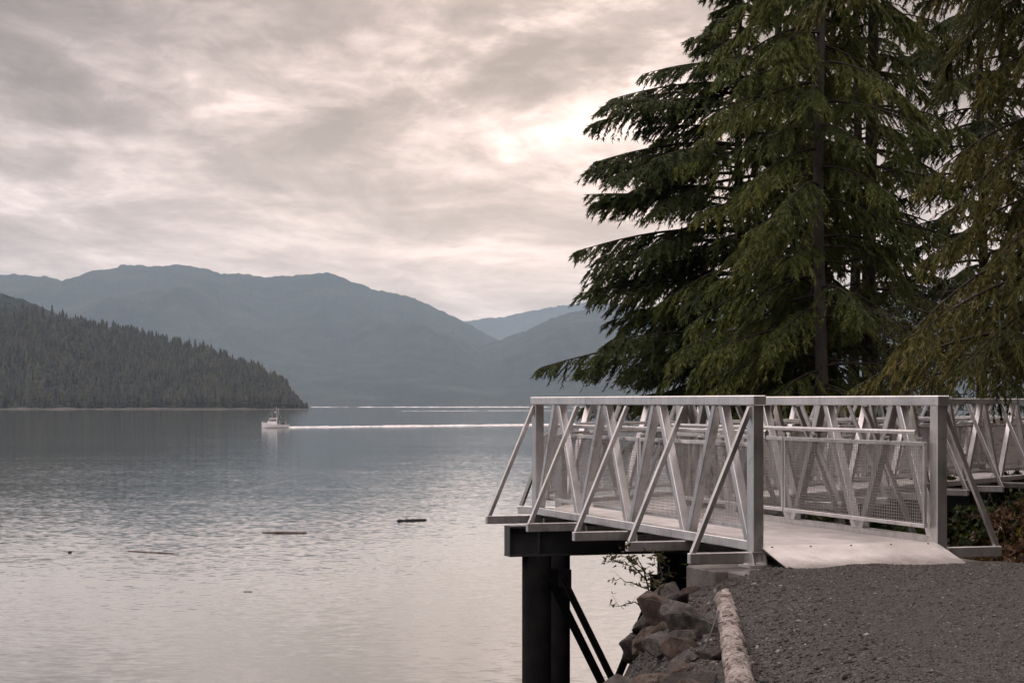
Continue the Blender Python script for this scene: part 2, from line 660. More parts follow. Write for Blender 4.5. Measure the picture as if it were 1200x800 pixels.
def mat_mountain(name, c0, c1, c2, sc=0.004):
    m, t, out = new_mat(name)
    tc = t.new('ShaderNodeTexCoord').outputs['Object']
    a = t.noise(tc, sc, 7, 0.62, 0.3)
    b = t.noise(t.mapping(tc, scale=(1, 1, 0.4)), sc * 16, 4, 0.65)
    f = t.math('ADD', t.math('MULTIPLY', a, 0.6), t.math('MULTIPLY', b, 0.4))
    col = t.ramp(f, [(0.36, c0), (0.52, c1), (0.66, c2)])
    principled(t, out, col, 0.95, 0, 0.1, t.bump(b, 1.0, 22.0))
    return m


M_mtn = mat_mountain("forested_mountain", (0.012, 0.019, 0.017), (0.030, 0.040, 0.032), (0.075, 0.084, 0.068))
M_islesoil = mat_simple("island_soil", (0.008, 0.010, 0.006), (0.02, 0.02, 0.012), 0.05, 0.95, 0)
M_shore = mat_simple("shore_rock", (0.02, 0.018, 0.015), (0.10, 0.088, 0.075), 0.05, 0.9, 0)
M_isle = mat_leaf("island_conifers", (0.003, 0.005, 0.003), (0.010, 0.013, 0.006), (0.036, 0.035, 0.014), 0.1)
M_white = mat_simple("white_paint", (0.82, 0.81, 0.80), (0.88, 0.87, 0.86), 2, 0.4, 0)
M_trim = mat_simple("dark_trim", (0.03, 0.035, 0.04), (0.06, 0.065, 0.07), 2, 0.4, 0)
M_canvas = mat_simple("green_canvas", (0.06, 0.075, 0.06), (0.10, 0.115, 0.09), 2, 0.8, 0)
M_rig = mat_simple("rigging", (0.45, 0.45, 0.44), (0.60, 0.60, 0.58), 2, 0.4, 0)
M_drift = mat_simple("driftwood", (0.045, 0.03, 0.022), (0.15, 0.105, 0.08), 4, 0.85, 0.3)
M_driftdark = mat_simple("wet_driftwood", (0.010, 0.008, 0.008), (0.03, 0.022, 0.02), 4, 0.6, 0.3)


def mat_glass():
    m, t, out = new_mat("dark_glass")
    tc = t.new('ShaderNodeTexCoord').outputs['Object']
    col = t.ramp(t.noise(tc, 3.0, 2), [(0.3, (0.015, 0.018, 0.02)), (0.7, (0.03, 0.034, 0.036))])
    principled(t, out, col, 0.08, 0, 0.6)
    return m


M_glass = mat_glass()

# ------------------------------------------------------------------ water
sea = np_mesh("water", [(-17000, -2500, 0), (17000, -2500, 0), (17000, 25500, 0), (-17000, 25500, 0)], [(0, 1, 2, 3)], M_water)
tag(sea, kind='structure')


# ------------------------------------------------------------------ mountains
def ridge(name, sky_px, D_base, D_ridge, seed, x0, x1, ncol=420, nrow=70, spur=0.22, smooth_noise=6.0):
    """forested range: crest line read off as elevation angles, real distance D_ridge"""
    xs = np.linspace(x0, x1, ncol)
    sx = np.array([p[0] for p in sky_px], float)
    sy = np.array([p[1] for p in sky_px], float)
    yy = np.interp(xs, sx, sy)
    crest = (HOR - yy) / F_PX * D_ridge + EYE
    crest = crest + (fbm(xs / 26.0, xs * 0 + seed, seed, 5) - 0.5) * smooth_noise * D_ridge / F_PX * 1.2 + (fbm(xs / 3.0, xs * 0 + seed, seed + 40, 3) - 0.5) * 2.6 * D_ridge / F_PX
    crest = np.maximum(crest, -20)
    t = np.concatenate([np.linspace(0, 1, nrow), 1 + np.linspace(0, 1, nrow // 3)[1:]])
    V = []
    ang = (xs - 600.0) / F_PX
    for ti in t:
        if ti <= 1:
            D = D_base + (D_ridge - D_base) * ti
            base = crest * (0.25 * ti + 0.75 * ti ** 1.35)
            w = math.sin(math.pi * min(ti, 1)) ** 0.8
        else:
            D = D_ridge + (ti - 1) * (D_ridge - D_base) * 0.8
            base = crest * (1 - (ti - 1)) - 3 * (ti - 1)
            w = math.sin(math.pi * (ti - 1)) * 0.6
        X = ang * D
        # spurs and gullies running down slope
        sp = fbm(X / (D_ridge * 0.075) + 0.25 * ti, np.full_like(X, ti * 1.1), seed + 3, 5, 0.55, ridged=True) - 0.55
        z = base + sp * np.maximum(crest, 0) * spur * 2.2 * w
        z = z + (fbm(X / 60.0, np.full_like(X, D / 60.0), seed + 9, 3) - 0.5) * 16 * w
        z = np.minimum(z, np.maximum(crest, base)) if ti <= 1 else z
        z[:] = np.where(crest < 0, -6 + z * 0.0, z)
        if ti == 0:
            z[:] = -2.0
        V.append(np.stack([X, np.full_like(X, D), z], -1))
    V = np.concatenate(V, 0)
    f = grid_faces(len(t), ncol)
    o = np_mesh(name, V, f, M_mtn, smooth=True)
    tag(o, kind='structure')
    return o


MAIN = [(-900, 350), (-600, 330), (-350, 305), (-150, 318), (0, 322), (50, 325), (75, 328), (110, 316), (140, 312), (200, 311), (240, 314), (265, 320),
        (315, 326), (330, 322), (385, 321), (410, 328), (440, 338), (480, 348), (520, 365), (550, 380), (577, 396), (620, 418), (700, 455), (760, 480)]
RIGHT = [(400, 486), (440, 477), (480, 462), (510, 441), (560, 409), (610, 389), (650, 371), (680, 362), (720, 360), (780, 366), (850, 362), (950, 350),
         (1080, 342), (1200, 335), (1400, 322), (1700, 330), (2000, 345)]
FAR = [(300, 420), (480, 392), (540, 377), (565, 374), (590, 371), (630, 364), (668, 356), (700, 352), (760, 362), (860, 372), (1000, 380), (1200, 390)]
ridge("mountain", MAIN, 7400, 12400, 5, -900, 770, 760, 60)
ridge("mountain", RIGHT, 6900, 10900, 21, 400, 2000, 700, 60)
ridge("mountain", FAR, 15500, 19500, 33, 300, 1200, 400, 36, spur=0.1, smooth_noise=4)
ridge("hill", [(-500, 320), (-250, 330), (-100, 336), (0, 345), (25, 351), (60, 366), (110, 400), (150, 440), (180, 478)], 3050, 3500, 41, -500, 180, 400, 30, spur=0.08, smooth_noise=9)

# ------------------------------------------------------------------ island with its wood
ISKY = [(-420, 330), (-250, 336), (-100, 344), (0, 356), (40, 358), (70, 366), (100, 372), (150, 379), (200, 397), (250, 411), (300, 430), (330, 446), (350, 460), (360, 474)]
ISH, IRD = 2130.0, 2680.0
ix0, ix1 = -420, 361
nc, nr = 200, 44
xs = np.linspace(ix0, ix1, nc)
crest = (HOR - np.interp(xs, [p[0] for p in ISKY], [p[1] for p in ISKY])) / F_PX * IRD + EYE - 12
crest = np.maximum(crest, 0.5)
tipf = np.clip((361 - xs) / 160.0, 0.0, 1) ** 0.6
def isle_pt(xp, ti):
    xp = np.asarray(xp, float)
    ti = np.asarray(ti, float)
    cr = np.maximum((HOR - np.interp(xp, [p[0] for p in ISKY], [p[1] for p in ISKY])) / F_PX * IRD + EYE - 12, 0.5)
    tf = np.clip((361 - xp) / 160.0, 0.05, 1) ** 0.6
    D = ISH + (fbm(xp / 40.0, xp * 0, 71, 4) - 0.5) * 60 + (IRD - ISH) * ti * tf
    a = np.clip(ti, 0, 1)
    z = cr * (0.35 * a + 0.65 * a ** 1.2) + (fbm(xp / 18.0, ti * 8, 73, 4) - 0.5) * 14 * np.sin(np.pi * a) * tf
    z = np.where(ti > 1, cr * (1 - (ti - 1) * 1.2), z)
    z = z + np.where(ti < 0.02, -2.5, 1.2)
    return np.stack([(xp - 600) / F_PX * D, D, z], -1)
tt = np.concatenate([np.linspace(0, 1, nr), 1 + np.linspace(0, 0.95, 14)[1:]])
V = np.concatenate([isle_pt(xs, np.full_like(xs, t_)) for t_ in tt], 0)
isl = np_mesh("island", V, grid_faces(len(tt), nc), M_islesoil, smooth=True)
tag(isl, kind='structure')
# pale rocky tide line
sh_x = np.linspace(ix0, ix1, 260)
p0 = isle_pt(sh_x, np.full_like(sh_x, 0.0))
rows = []
for k, (dd, zz) in enumerate(((-9, -1.4), (-5, 0.5), (0, 1.6), (6, 2.2), (14, 2.0))):
    q = p0.copy()
    q[:, 1] += dd + (vnoise(sh_x / 3.0, sh_x * 0 + k, 80) - 0.5) * 5
    q[:, 0] = (sh_x - 600) / F_PX * q[:, 1]
    q[:, 2] = zz * (0.35 + 0.9 * fbm(sh_x / 9.0, sh_x * 0 + k * .3, 81, 4))
    rows.append(q)
sho = np_mesh("shore", np.concatenate(rows, 0), grid_faces(5, 260), M_shore, smooth=True)
tag(sho, kind='structure')


def conifer_cloud(pts, hts, seed, tiers=4, seg=7):
    """many far conifers: ragged stacked skirts"""
    r = np.random.default_rng(seed)
    Vs, Fs, T = [], [], []
    n = len(pts)
    base = 0
    ang = np.arange(seg) * 2 * math.pi / seg
    for i in range(n):
        h = hts[i]
        wdt = h * r.uniform(0.18, 0.36)
        x, y, z = pts[i]
        tint = r.uniform(0, 1)
        for k in range(tiers):
            f0 = 0.08 + 0.92 * k / tiers
            f1 = min(f0 + 1.75 / tiers, 1.0)
            rr = wdt * (1 - f0) ** 0.85 * r.uniform(0.75, 1.2, seg) + 0.15
            a = ang + r.uniform(0, 1)
            ring = np.stack([x + np.cos(a) * rr, y + np.sin(a) * rr, z + h * f0 + r.uniform(-.03, .03, seg) * h], -1)
            Vs.append(ring)
            Vs.append(np.array([[x + r.uniform(-.2, .2), y, z + h * f1]]))
            idx = np.arange(seg)
            Fs.append(np.stack([base + idx, base + (idx + 1) % seg, np.full(seg, base + seg)], -1))
            T.append(np.full(seg + 1, np.clip(tint + r.uniform(-.12, .12), 0, 1)))
            base += seg + 1
    return np.concatenate(Vs), np.concatenate(Fs), np.concatenate(T)


NT_ = 7400
xp = rng.uniform(-330, 360, NT_)
ti = rng.uniform(0.02, 1.12, NT_)
xp[:260] = rng.uniform(-330, 360, 260)
ti[:260] = rng.uniform(0.015, 0.05, 260)
P = isle_pt(xp, ti)
edge = np.clip((362 - xp) / 30.0, 0.45, 1)
H = rng.gamma(14, 1.0, NT_) / 14 * 12.5 * edge
H = np.clip(H, 5, 21)
V, Fc, T = conifer_cloud(P - np.array([0, 0, 1.0]), H, 3)
wood = np_mesh("island_wood", V, Fc, M_isle, attrs={'tint': ('POINT', T)})
tag(wood, 'dark conifer wood covering the low island behind the boat', 'wood', kind='stuff')

# ------------------------------------------------------------------ near land: gravel landing and bank
def edge_x(Y):
    return np.interp(Y, [-40, 0, 6, 10, 13, 15.2, 16.2, 17.0, 18.3, 20.5, 24, 30, 36, 42, 50, 70, 110],
                     [-3.5, 0.0, 0.55, 0.93, 1.12, 1.20, 1.24, 1.6, 3.0, 3.7, 4.5, 5.2, 5.2, 4.7, 5.6, 9.0, 22.0])


def ground_z(X, Y, detail=True):
    X = np.asarray(X, float)
    Y = np.asarray(Y, float)
    top = 6.487 + 0.0155 * np.clip(Y, -10, 15.5)
    # shallow crown of the gravel landing, falling a little to the right edge
    top = top - 0.018 * np.clip(X - 3.6, 0, 6) ** 1.2
    # behind the landing the ground drops to brush
    s = np.clip((Y - np.interp(X, [1.0, 1.5, 1.9, 2.3, 3.8, 5.0, 8.0], [16.3, 16.1, 15.65, 15.7, 16.15, 15.8, 15.6])) / 1.5, 0, 1)
    s = s * s * (3 - 2 * s)
    low = 5.55 + 0.35 * (fbm(X / 5.0, Y / 5.0, 91, 3) - 0.5) + 0.01 * np.clip(Y - 20, 0, 60) + 0.05 * np.clip(X - 8, 0, 60)
    z = top * (1 - s) + low * s
    hill = 1.15 * np.clip(X - 15.0, 0, 30) * np.clip((46 - Y) / 12.0, 0, 1) + 1.0 * np.clip(-10.0 - Y, 0, 30)  # unseen slopes to the right and behind, added to shade the bridge
    z = z + np.where(X > -12, hill, hill * np.clip((X + 18) / 6.0, 0, 1))
    q_ = np.clip((2.0 - X) / 0.75, 0, 1)
    z = z - 0.22 * q_ * q_ * (3 - 2 * q_) * np.clip((Y - 5.0) / 4.0, 0, 1)
    z = z + 0.09 * np.exp(-((X - 3.3) / 1.0) ** 2 - ((Y - 13.2) / 2.2) ** 2) - 0.05 * np.exp(-((X - 2.2) / 0.5) ** 2 - ((Y - 12.4) / 1.6) ** 2)
    d = X - edge_x(Y)
    slope = 1.5 + 0.7 * np.clip((Y - 11.0) / 2.0, 0, 1)
    fall = np.clip(-d, 0, None)
    z = z - slope * (np.sqrt(fall ** 2 + 0.05 ** 2) - 0.05)
    if detail:
        z = z + (fbm(X * 2.2, Y * 2.2, 95, 4) - 0.5) * 0.05 + (fbm(X * 13, Y * 13, 97, 3) - 0.5) * 0.006 + (fbm(X * .7, Y * .7, 98, 2) - .5) * .03
        z = z + np.where(d < 0, (fbm(X * 1.5, Y * 1.5, 99, 3) - 0.5) * 0.35 * np.clip(-d, 0, 1), 0)
    return np.maximum(z, -2.0)


def axis_coords(segs):
    out = []
    for a, b, st in segs:
        out.append(np.arange(a, b - 1e-6, st))
    out.append([segs[-1][1]])
    return np.concatenate(out)


gx = axis_coords([(-16, -2, 0.5), (-2, 0, 0.15), (0, 6.4, 0.045), (6.4, 12, 0.25), (12, 70, 2.0)])
gy = axis_coords([(-40, 4, 1.5), (4, 8.8, 0.2), (8.8, 17.4, 0.05), (17.4, 26, 0.2), (26, 50, 0.6), (50, 110, 2.5)])
GX, GY = np.meshgrid(gx, gy)
GZ = ground_z(GX, GY)
soil = np.clip((GY - np.interp(GX, [1.5, 2.05, 3.8, 5.0, 8.0], [15.8, 16.0, 16.5, 16.2, 16.0])) / 0.8 + (fbm(GX * 2, GY * 2, 101, 3) - .5) * .8, 0, 1)
soil = np.maximum(soil, np.clip((GX - 9.0) / 2.0, 0, 1))
soil = np.maximum(soil, np.clip((-8.0 - GY) / 2.0, 0, 1))
soil = np.maximum(soil, np.clip((GX - 5.2) / 1.0, 0, 1) * np.clip((GY - 14.9) / .6, 0, 1))
gr = np_mesh("ground", np.stack([GX, GY, GZ], -1).reshape(-1, 3), grid_faces(len(gy), len(gx)), M_ground, smooth=True,
             attrs={'soil': ('POINT', soil.ravel())})
tag(gr, kind='structure')


def gz(x, y):
    return float(ground_z(np.array([x]), np.array([y]))[0])


# loose stones on the gravel: one scatter
def pebble_scatter(name, n, xr, yr, smin, smax, seed, cond=None):
    r = np.random.default_rng(seed)
    x = r.uniform(*xr, n)
    y = r.uniform(*yr, n)
    if cond is not None:
        k = cond(x, y)
        x, y = x[k], y[k]
        n = len(x)
    z = ground_z(x, y)
    s = smin * (smax / smin) ** (r.uniform(0, 1, n) ** 2.2)
    ico = np.array([(1, 0, 0), (-1, 0, 0), (0, 1, 0), (0, -1, 0), (0, 0, 1), (0, 0, -1)], float)
    tri = np.array([(0, 2, 4), (2, 1, 4), (1, 3, 4), (3, 0, 4), (2, 0, 5), (1, 2, 5), (3, 1, 5), (0, 3, 5)])
    a = r.uniform(0, 6.28, n)
    sc = np.stack([s * r.uniform(.7, 1.3, n), s * r.uniform(.7, 1.3, n), s * r.uniform(.4, .8, n)], -1)
    v = ico[None] * (1 + r.uniform(-.35, .35, (n, 6, 3))) + r.uniform(-.3, .3, (n, 6, 3)) * (1 - np.abs(ico[None]))
    v = v * sc[:, None, :]
    c, sn = np.cos(a)[:, None], np.sin(a)[:, None]
    vx = v[..., 0] * c - v[..., 1] * sn
    vy = v[..., 0] * sn + v[..., 1] * c
    V = np.stack([vx + x[:, None], vy + y[:, None], v[..., 2] + (z + s * 0.0)[:, None]], -1).reshape(-1, 3)
    Fp = (tri[None] + (np.arange(n) * 6)[:, None, None]).reshape(-1, 3)
    T = np.repeat(r.uniform(0, 1, n), 6)
    return V, Fp, T


m, t, out = new_mat("loose_stones")
a_ = t.new('ShaderNodeAttribute')
a_.attribute_name = 'tint'
principled(t, out, t.ramp(a_.outputs['Fac'], [(0, (0.020, 0.020, 0.019)), (0.5, (0.056, 0.054, 0.051)), (0.9, (0.115, 0.110, 0.104)), (1, (0.30, 0.29, 0.275))]), 0.9, 0, 0.25)
M_peb = m
V, Fp, T = pebble_scatter("gravel", 46000, (0.3, 5.2), (9.0, 15.9), 0.0035, 0.012, 5, lambda x, y: (x > edge_x(y) - 0.5) & (x < 0.27 * y))
V2, F2, T2 = pebble_scatter("gravel", 9000, (0.6, 2.3), (9.0, 15.6), 0.008, 0.026, 15, lambda x, y: (x > edge_x(y) - 0.5) & (np.random.default_rng(3).uniform(0, 1, len(x)) > (x - 1.1) / 1.1))
V, Fp, T = np.concatenate([V, V2]), np.concatenate([Fp, F2 + len(V)]), np.concatenate([T, T2])
peb = np_mesh("gravel", V, Fp, M_peb, attrs={'tint': ('POINT', T)})
tag(peb, 'loose dark grey gravel scattered over the landing before the ramp', 'gravel', kind='stuff')

# ------------------------------------------------------------------ bridge spans
A1 = math.atan2(750.0, F_PX)             # main span heads 17.35 deg left of the view axis
A2 = R(33.0)                             # the onward walkway heads 33 deg right
WID = 1.604
BAY = 5.47 / 4
POST_Z = EYE - 1.163


def mat_deck():
    m, t, out = new_mat("grip_deck")
    tc = t.new('ShaderNodeTexCoord').outputs['Object']
    a = t.noise(tc, 3.0, 6, 0.65)
    st = t.noise(t.mapping(tc, scale=(0.7, 7, 1)), 2.0, 5, 0.6)
    holes = t.maprange(t.voronoi(t.mapping(tc, scale=(26, 26, 0.001)), 1.0, rnd=0.0), 0.16, 0.24, 1.0, 0.0)
    col = t.ramp(t.math('ADD', t.math('MULTIPLY', a, 0.6), t.math('MULTIPLY', st, 0.4)), [(0.36, (0.46, 0.44, 0.42)), (0.64, (0.74, 0.71, 0.685))])
    col = t.mix(t.math('MULTIPLY', holes, 0.75), col, (0.07, 0.066, 0.062))
    principled(t, out, col, t.maprange(a, 0.3, 0.7, 0.4, 0.56), 0.5, 0.5)
    return m


M_deck = mat_deck()


def span(root, nb, ends=(True, True), feet=False, tread_mat=None):
    """all local: x along the span, y to its left, z up from the foot of the posts.
    left truss at y=0, right truss at y=-WID"""
    L = nb * BAY
    ZT0, ZT1 = 1.136, 1.216
    for side, y0, outw in (('l', 0.0, 1), ('r', -WID, -1)):
        bm = bmesh.new()
        beam(bm, (-0.085, y0, (ZT0 + ZT1) / 2), (L + 0.085, y0, (ZT0 + ZT1) / 2), 0.115, ZT1 - ZT0, bevel=0.008)
        build("top_chord", bm, M_alu, root)
        bm = bmesh.new()
        beam(bm, (-0.055, y0, 0.041), (L + 0.055, y0, 0.041), 0.085, 0.077, bevel=0.006)
        build("bottom_chord", bm, M_alu, root)
        for k, x in enumerate((0.0, L)):
            if not ends[k]:
                continue
            bm = bmesh.new()
            beam(bm, (x, y0, -0.006), (x, y0, ZT0 + 0.004), 0.092, 0.122, up=(1, 0, 0), bevel=0.006)
            build("end_post", bm, M_alu, root)
        for b in range(nb):
            xa, xm, xb = b * BAY, (b + 0.5) * BAY, (b + 1) * BAY
            o0 = 0.052 if b > 0 else 0.085
            o1 = 0.052 if b < nb - 1 else 0.085
            for (p, q) in (((xa + o0, 0.06), (xm - 0.058, ZT0 + 0.012)), ((xb - o1, 0.06), (xm + 0.058, ZT0 + 0.012))):
                bm = bmesh.new()
                beam(bm, (p[0], y0, p[1]), (q[0], y0, q[1]), 0.072, 0.072, up=(1, 0, 0), bevel=0.005)
                build("diagonal", bm, M_alu, root)
        for b in range(nb + 1):
            x = b * BAY
            if b == 0 and not ends[0]:
                continue
            if b == nb and not ends[1]:
                continue
            yo = y0 + outw * 0.56
            bm = bmesh.new()
            beam(bm, (x, y0 - outw * 0.035, -0.0455), (x, yo, -0.0455), 0.062, 0.083, bevel=0.005)
            build("outrigger", bm, M_alu, root)
            bm = bmesh.new()
            beam(bm, (x, yo - outw * 0.032, -0.008), (x, y0 + outw * 0.040, ZT0 - 0.012), 0.042, 0.042, up=(1, 0, 0), bevel=0.004)
            build("brace", bm, M_alu, root)
        # wire infill on the inner face, two bays to a panel
        yi = y0 - outw * 0.085
        npan = max(1, nb // 2)
        for k in range(npan):
            xa = k * (L / npan) + (0.055 if k == 0 else 0.012)
            xb = (k + 1) * (L / npan) - (0.055 if k == npan - 1 else 0.012)
            z0, z1 = 0.165, 0.825
            pe = empty("infill_panel", (0, 0, 0))
            pe.parent = root
            for (p, q) in (((xa, z0), (xb, z0)), ((xa, z1), (xb, z1))):
                bm = bmesh.new()
                beam(bm, (p[0], yi, p[1]), (q[0], yi, q[1]), 0.03, 0.032, bevel=0.003)
                build("rail", bm, M_alu, pe)
            for x in (xa + 0.016, xb - 0.016):
                bm = bmesh.new()
                beam(bm, (x, yi, z0 + 0.012), (x, yi, z1 - 0.012), 0.027, 0.030, up=(1, 0, 0), bevel=0.003)
                build("stile", bm, M_alu, pe)
            # wires
            q = 0.0019
            Vw, Fw = [], []
            def wire(p, r_, ax):
                b0 = len(Vw)
                for e in (p, r_):
                    for sa, sb in ((-q, -q), (q, -q), (q, q), (-q, q)):
                        if ax == 'x':
                            Vw.append((e[0], e[1] + sa, e[2] + sb))
                        else:
                            Vw.append((e[0] + sa, e[1] + sb, e[2]))
                for i in range(4):
                    j = (i + 1) % 4
                    Fw.append((b0 + i, b0 + j, b0 + 4 + j, b0 + 4 + i))
            nz = int((z1 - z0) / 0.025)
            for i in range(1, nz):
                z = z0 + i * (z1 - z0) / nz
                wire((xa + 0.02, yi - 0.0022, z), (xb - 0.02, yi - 0.0022, z), 'x')
            nx = int((xb - xa) / 0.030)
            for i in range(1, nx):
                x = xa + i * (xb - xa) / nx
                wire((x, yi + 0.0022, z0 + 0.01), (x, yi + 0.0022, z1 - 0.01), 'z')
            np_mesh("wire_mesh", Vw, Fw, M_wire, pe)
        # round handrail on brackets
        yh = y0 - outw * 0.145
        bm = bmesh.new()
        tube(bm, [(0.10, yh, 0.921), (L - 0.10, yh, 0.921)], 0.019, 12)
        hr = build("handrail", bm, M_alu, root, smooth=False)
        for k in range(2 * nb + 1):
            if nb > 4 and k % 2:
                continue
            x = min(max(k * BAY / 2, 0.13), L - 0.13)
            bm = bmesh.new()
            tube(bm, [(x, yh, 0.905), (x, yh, 0.872), (x, yi, 0.872), (x, yi, 0.838)], 0.009, 6)
            build("bracket", bm, M_alu, hr)
        if feet:
            for x in (0.0,):
                bm = bmesh.new()
                prism(bm, [(-0.11, -0.125), (0.12, -0.125), (0.12, -0.105), (-0.11, -0.105)], y0 - 0.09, y0 + 0.09, 'y')
                for yy in (-0.058, 0.05):
                    prism(bm, [(-0.105, -0.104), (0.09, -0.104), (0.055, -0.004), (-0.06, -0.004)], y0 + yy, y0 + yy + 0.012, 'y')
                build("foot_bracket", bm, M_alu, root)
    # deck: cross planks with raised ribs, plus floor beams below
    Vd, Fd = [], []
    pl = 0.152
    n = int(L / pl)
    prof = []
    for i in range(n):
        x = i * L / n
        w_ = L / n
        for k in range(4):
            prof += [(x + w_ * (k * .25) + .002, 0.026), (x + w_ * (k * .25) + .006, 0.033), (x + w_ * (k * .25 + .25) - .010, 0.033), (x + w_ * (k * .25 + .25) - .006, 0.026)]
        prof[-1] = (x + w_ - .004, 0.020)
    prof = np.array(prof)
    Vd = np.concatenate([np.stack([prof[:, 0], np.full(len(prof), yy), prof[:, 1]], -1) for yy in (-0.045, -WID + 0.045)], 0)
    k = len(prof)
    i = np.arange(k - 1)
    np_mesh("deck", Vd, np.stack([i, i + k, i + 1 + k, i + 1], -1), M_deck, root)
    bm = bmesh.new()
    for y in (-0.35, -0.8, -1.25):
        beam(bm, (0.02, y, -0.01), (L - 0.02, y, -0.01), 0.06, 0.055, bevel=0)
    build("stringers", bm, M_alu, root)['label'] = 'aluminium stringers under the deck'
    for b in range(nb + 1):
        bm = bmesh.new()
        x = min(max(b * BAY, 0.04), L - 0.04)
        beam(bm, (x, -0.05, -0.072), (x, -WID + 0.05, -0.072), 0.058, 0.064, bevel=0)
        build("floor_beam", bm, M_alu, root)
    return L


P0 = Vector((1.900, 16.0, POST_Z))
u1 = Vector((-math.sin(A1), math.cos(A1), 0))
v1 = Vector((math.cos(A1), math.sin(A1), 0))
bridge = empty("footbridge", P0, math.pi / 2 + A1)
tag(bridge, 'grey aluminium truss footbridge with sloping side braces and entry ramp', 'footbridge')
L1 = span(bridge, 4, feet=True)

# entry ramp: bent checker plate from deck to gravel
prof = [(0.035, 0.040), (-0.02, 0.040), (-0.48, -0.085), (-0.51, -0.105)]
bm = bmesh.new()
rows_ = []
for j in range(33):
    y = -0.035 - (WID - 0.07) * j / 32
    rows_.append([bm.verts.new((x, y, z)) for x, z in prof] + [bm.verts.new((x, y, z - 0.009)) for x, z in reversed(prof)])
for a, b in zip(rows_, rows_[1:]):
    n_ = len(a)
    for i in range(n_):
        bm.faces.new((a[i], a[(i + 1) % n_], b[(i + 1) % n_], b[i]))
bm.faces.new(rows_[0][::-1])
bm.faces.new(rows_[-1])
bmesh.ops.recalc_face_normals(bm, faces=bm.faces)


def mat_checker():
    m, t, out = new_mat("checker_plate")
    tc = t.new('ShaderNodeTexCoord').outputs['Object']
    x, y, z = t.sep(tc)
    a = t.noise(tc, 4.0, 6, 0.65)
    # raised lozenges in two directions
    def loz(rot):
        v = t.mapping(tc, scale=(36, 13, 1), rot=(0, 0, rot))
        return t.maprange(t.voronoi(v, 1.0, rnd=0.0), 0.22, 0.30, 1.0, 0.0)
    h = t.math('MAXIMUM', loz(R(45)), loz(R(-45)))
    col = t.ramp(a, [(0.3, (0.54, 0.515, 0.49)), (0.7, (0.76, 0.73, 0.70))])
    # mud carried on to the toe
    mud = t.math('MULTIPLY', t.maprange(t.math('ADD', z, t.math('MULTIPLY', t.noise(tc, 7.0, 5, 0.7), 0.10)), 0.02, -0.04), 0.7)
    col = t.mix(mud, col, (0.11, 0.095, 0.08))
    spots = t.maprange(t.noise(tc, 22.0, 4, 0.7), 0.66, 0.74, 0, 0.6)
    col = t.mix(spots, col, (0.12, 0.105, 0.09))
    principled(t, out, col, t.maprange(a, 0.3, 0.7, 0.38, 0.55), 0.5, 0.5, t.bump(h, 0.5, 0.004))
    return m


build("ramp_plate", bm, mat_checker(), bridge)
for yy in (-0.12, -0.45, -0.80, -1.15, -1.48):
    bm = bmesh.new()
    tube(bm, [(-0.055, yy, 0.024), (-0.055, yy, 0.036)], 0.008, 10)
    build("bolt", bm, M_steel, bridge)

# onward walkway, starting at the far right post and bending right
PR = P0 + v1 * WID + u1 * L1
u2 = Vector((math.sin(A2), math.cos(A2), 0))
v2 = Vector((math.cos(A2), -math.sin(A2), 0))
P2 = PR + u2 * 0.20 - v2 * (WID + 0.02)
walk = empty("elevated_walkway", P2, math.pi / 2 - A2)
tag(walk, 'long aluminium truss walkway continuing behind the footbridge past the conifers', 'walkway')
L2 = span(walk, 10)
# wedge-shaped landing plate between the two spans, with its own guard
wz = POST_Z + 0.030
pa, pb, pc_ = P0 + u1 * (L1 + 0.0) + v1 * 0.06, P0 + u1 * (L1 + 0.0) + v1 * (WID - 0.06), P2 + v2 * 0.06
pd = P2 + v2 * (WID - 0.06)
lp = empty("landing_platform", (pa + pb) / 2)
tag(lp, 'small wedge-shaped landing joining the footbridge to the walkway behind', 'landing')
bm = bmesh.new()
org = (pa + pb) / 2
prism(bm, [((p - org).x, (p - org).y) for p in (pa, pb, pd, pc_)], -0.05, wz - org.z, 'z')
build("deck_plate", bm, M_plate, lp)
g0, g1 = P0 + u1 * (L1 + 0.13), P2 - u2 * 0.13
for z, w_, h_ in ((1.17, 0.06, 0.06), (0.80, 0.03, 0.03), (0.18, 0.03, 0.03)):
    bm = bmesh.new()
    beam(bm, g0 - org + Vector((0, 0, z + POST_Z - org.z)), g1 - org + Vector((0, 0, z + POST_Z - org.z)), w_, h_)
    build("guard_rail", bm, M_alu, lp)
for k in range(9):
    p = g0.lerp(g1, (k + 0.5) / 9) - org
    bm = bmesh.new()
    beam(bm, p + Vector((0, 0, 0.18)), p + Vector((0, 0, 0.80)), 0.014, 0.014, up=(1, 0, 0), bevel=0)
    build("baluster", bm, M_alu, lp)


# ------------------------------------------------------------------ piers
def i_beam(bm, p, q, h, wf, tf=0.018, tw=0.014):
    """wide flange beam; p,q are mid points of its axis"""
    beam(bm, p, q, tw, h - 2 * tf + 0.002, bevel=0)
    up = Vector((0, 0, (h - tf) / 2))
    beam(bm, Vector(p) + up, Vector(q) + up, wf, tf, bevel=0)
    beam(bm, Vector(p) - up, Vector(q) - up, wf, tf, bevel=0)


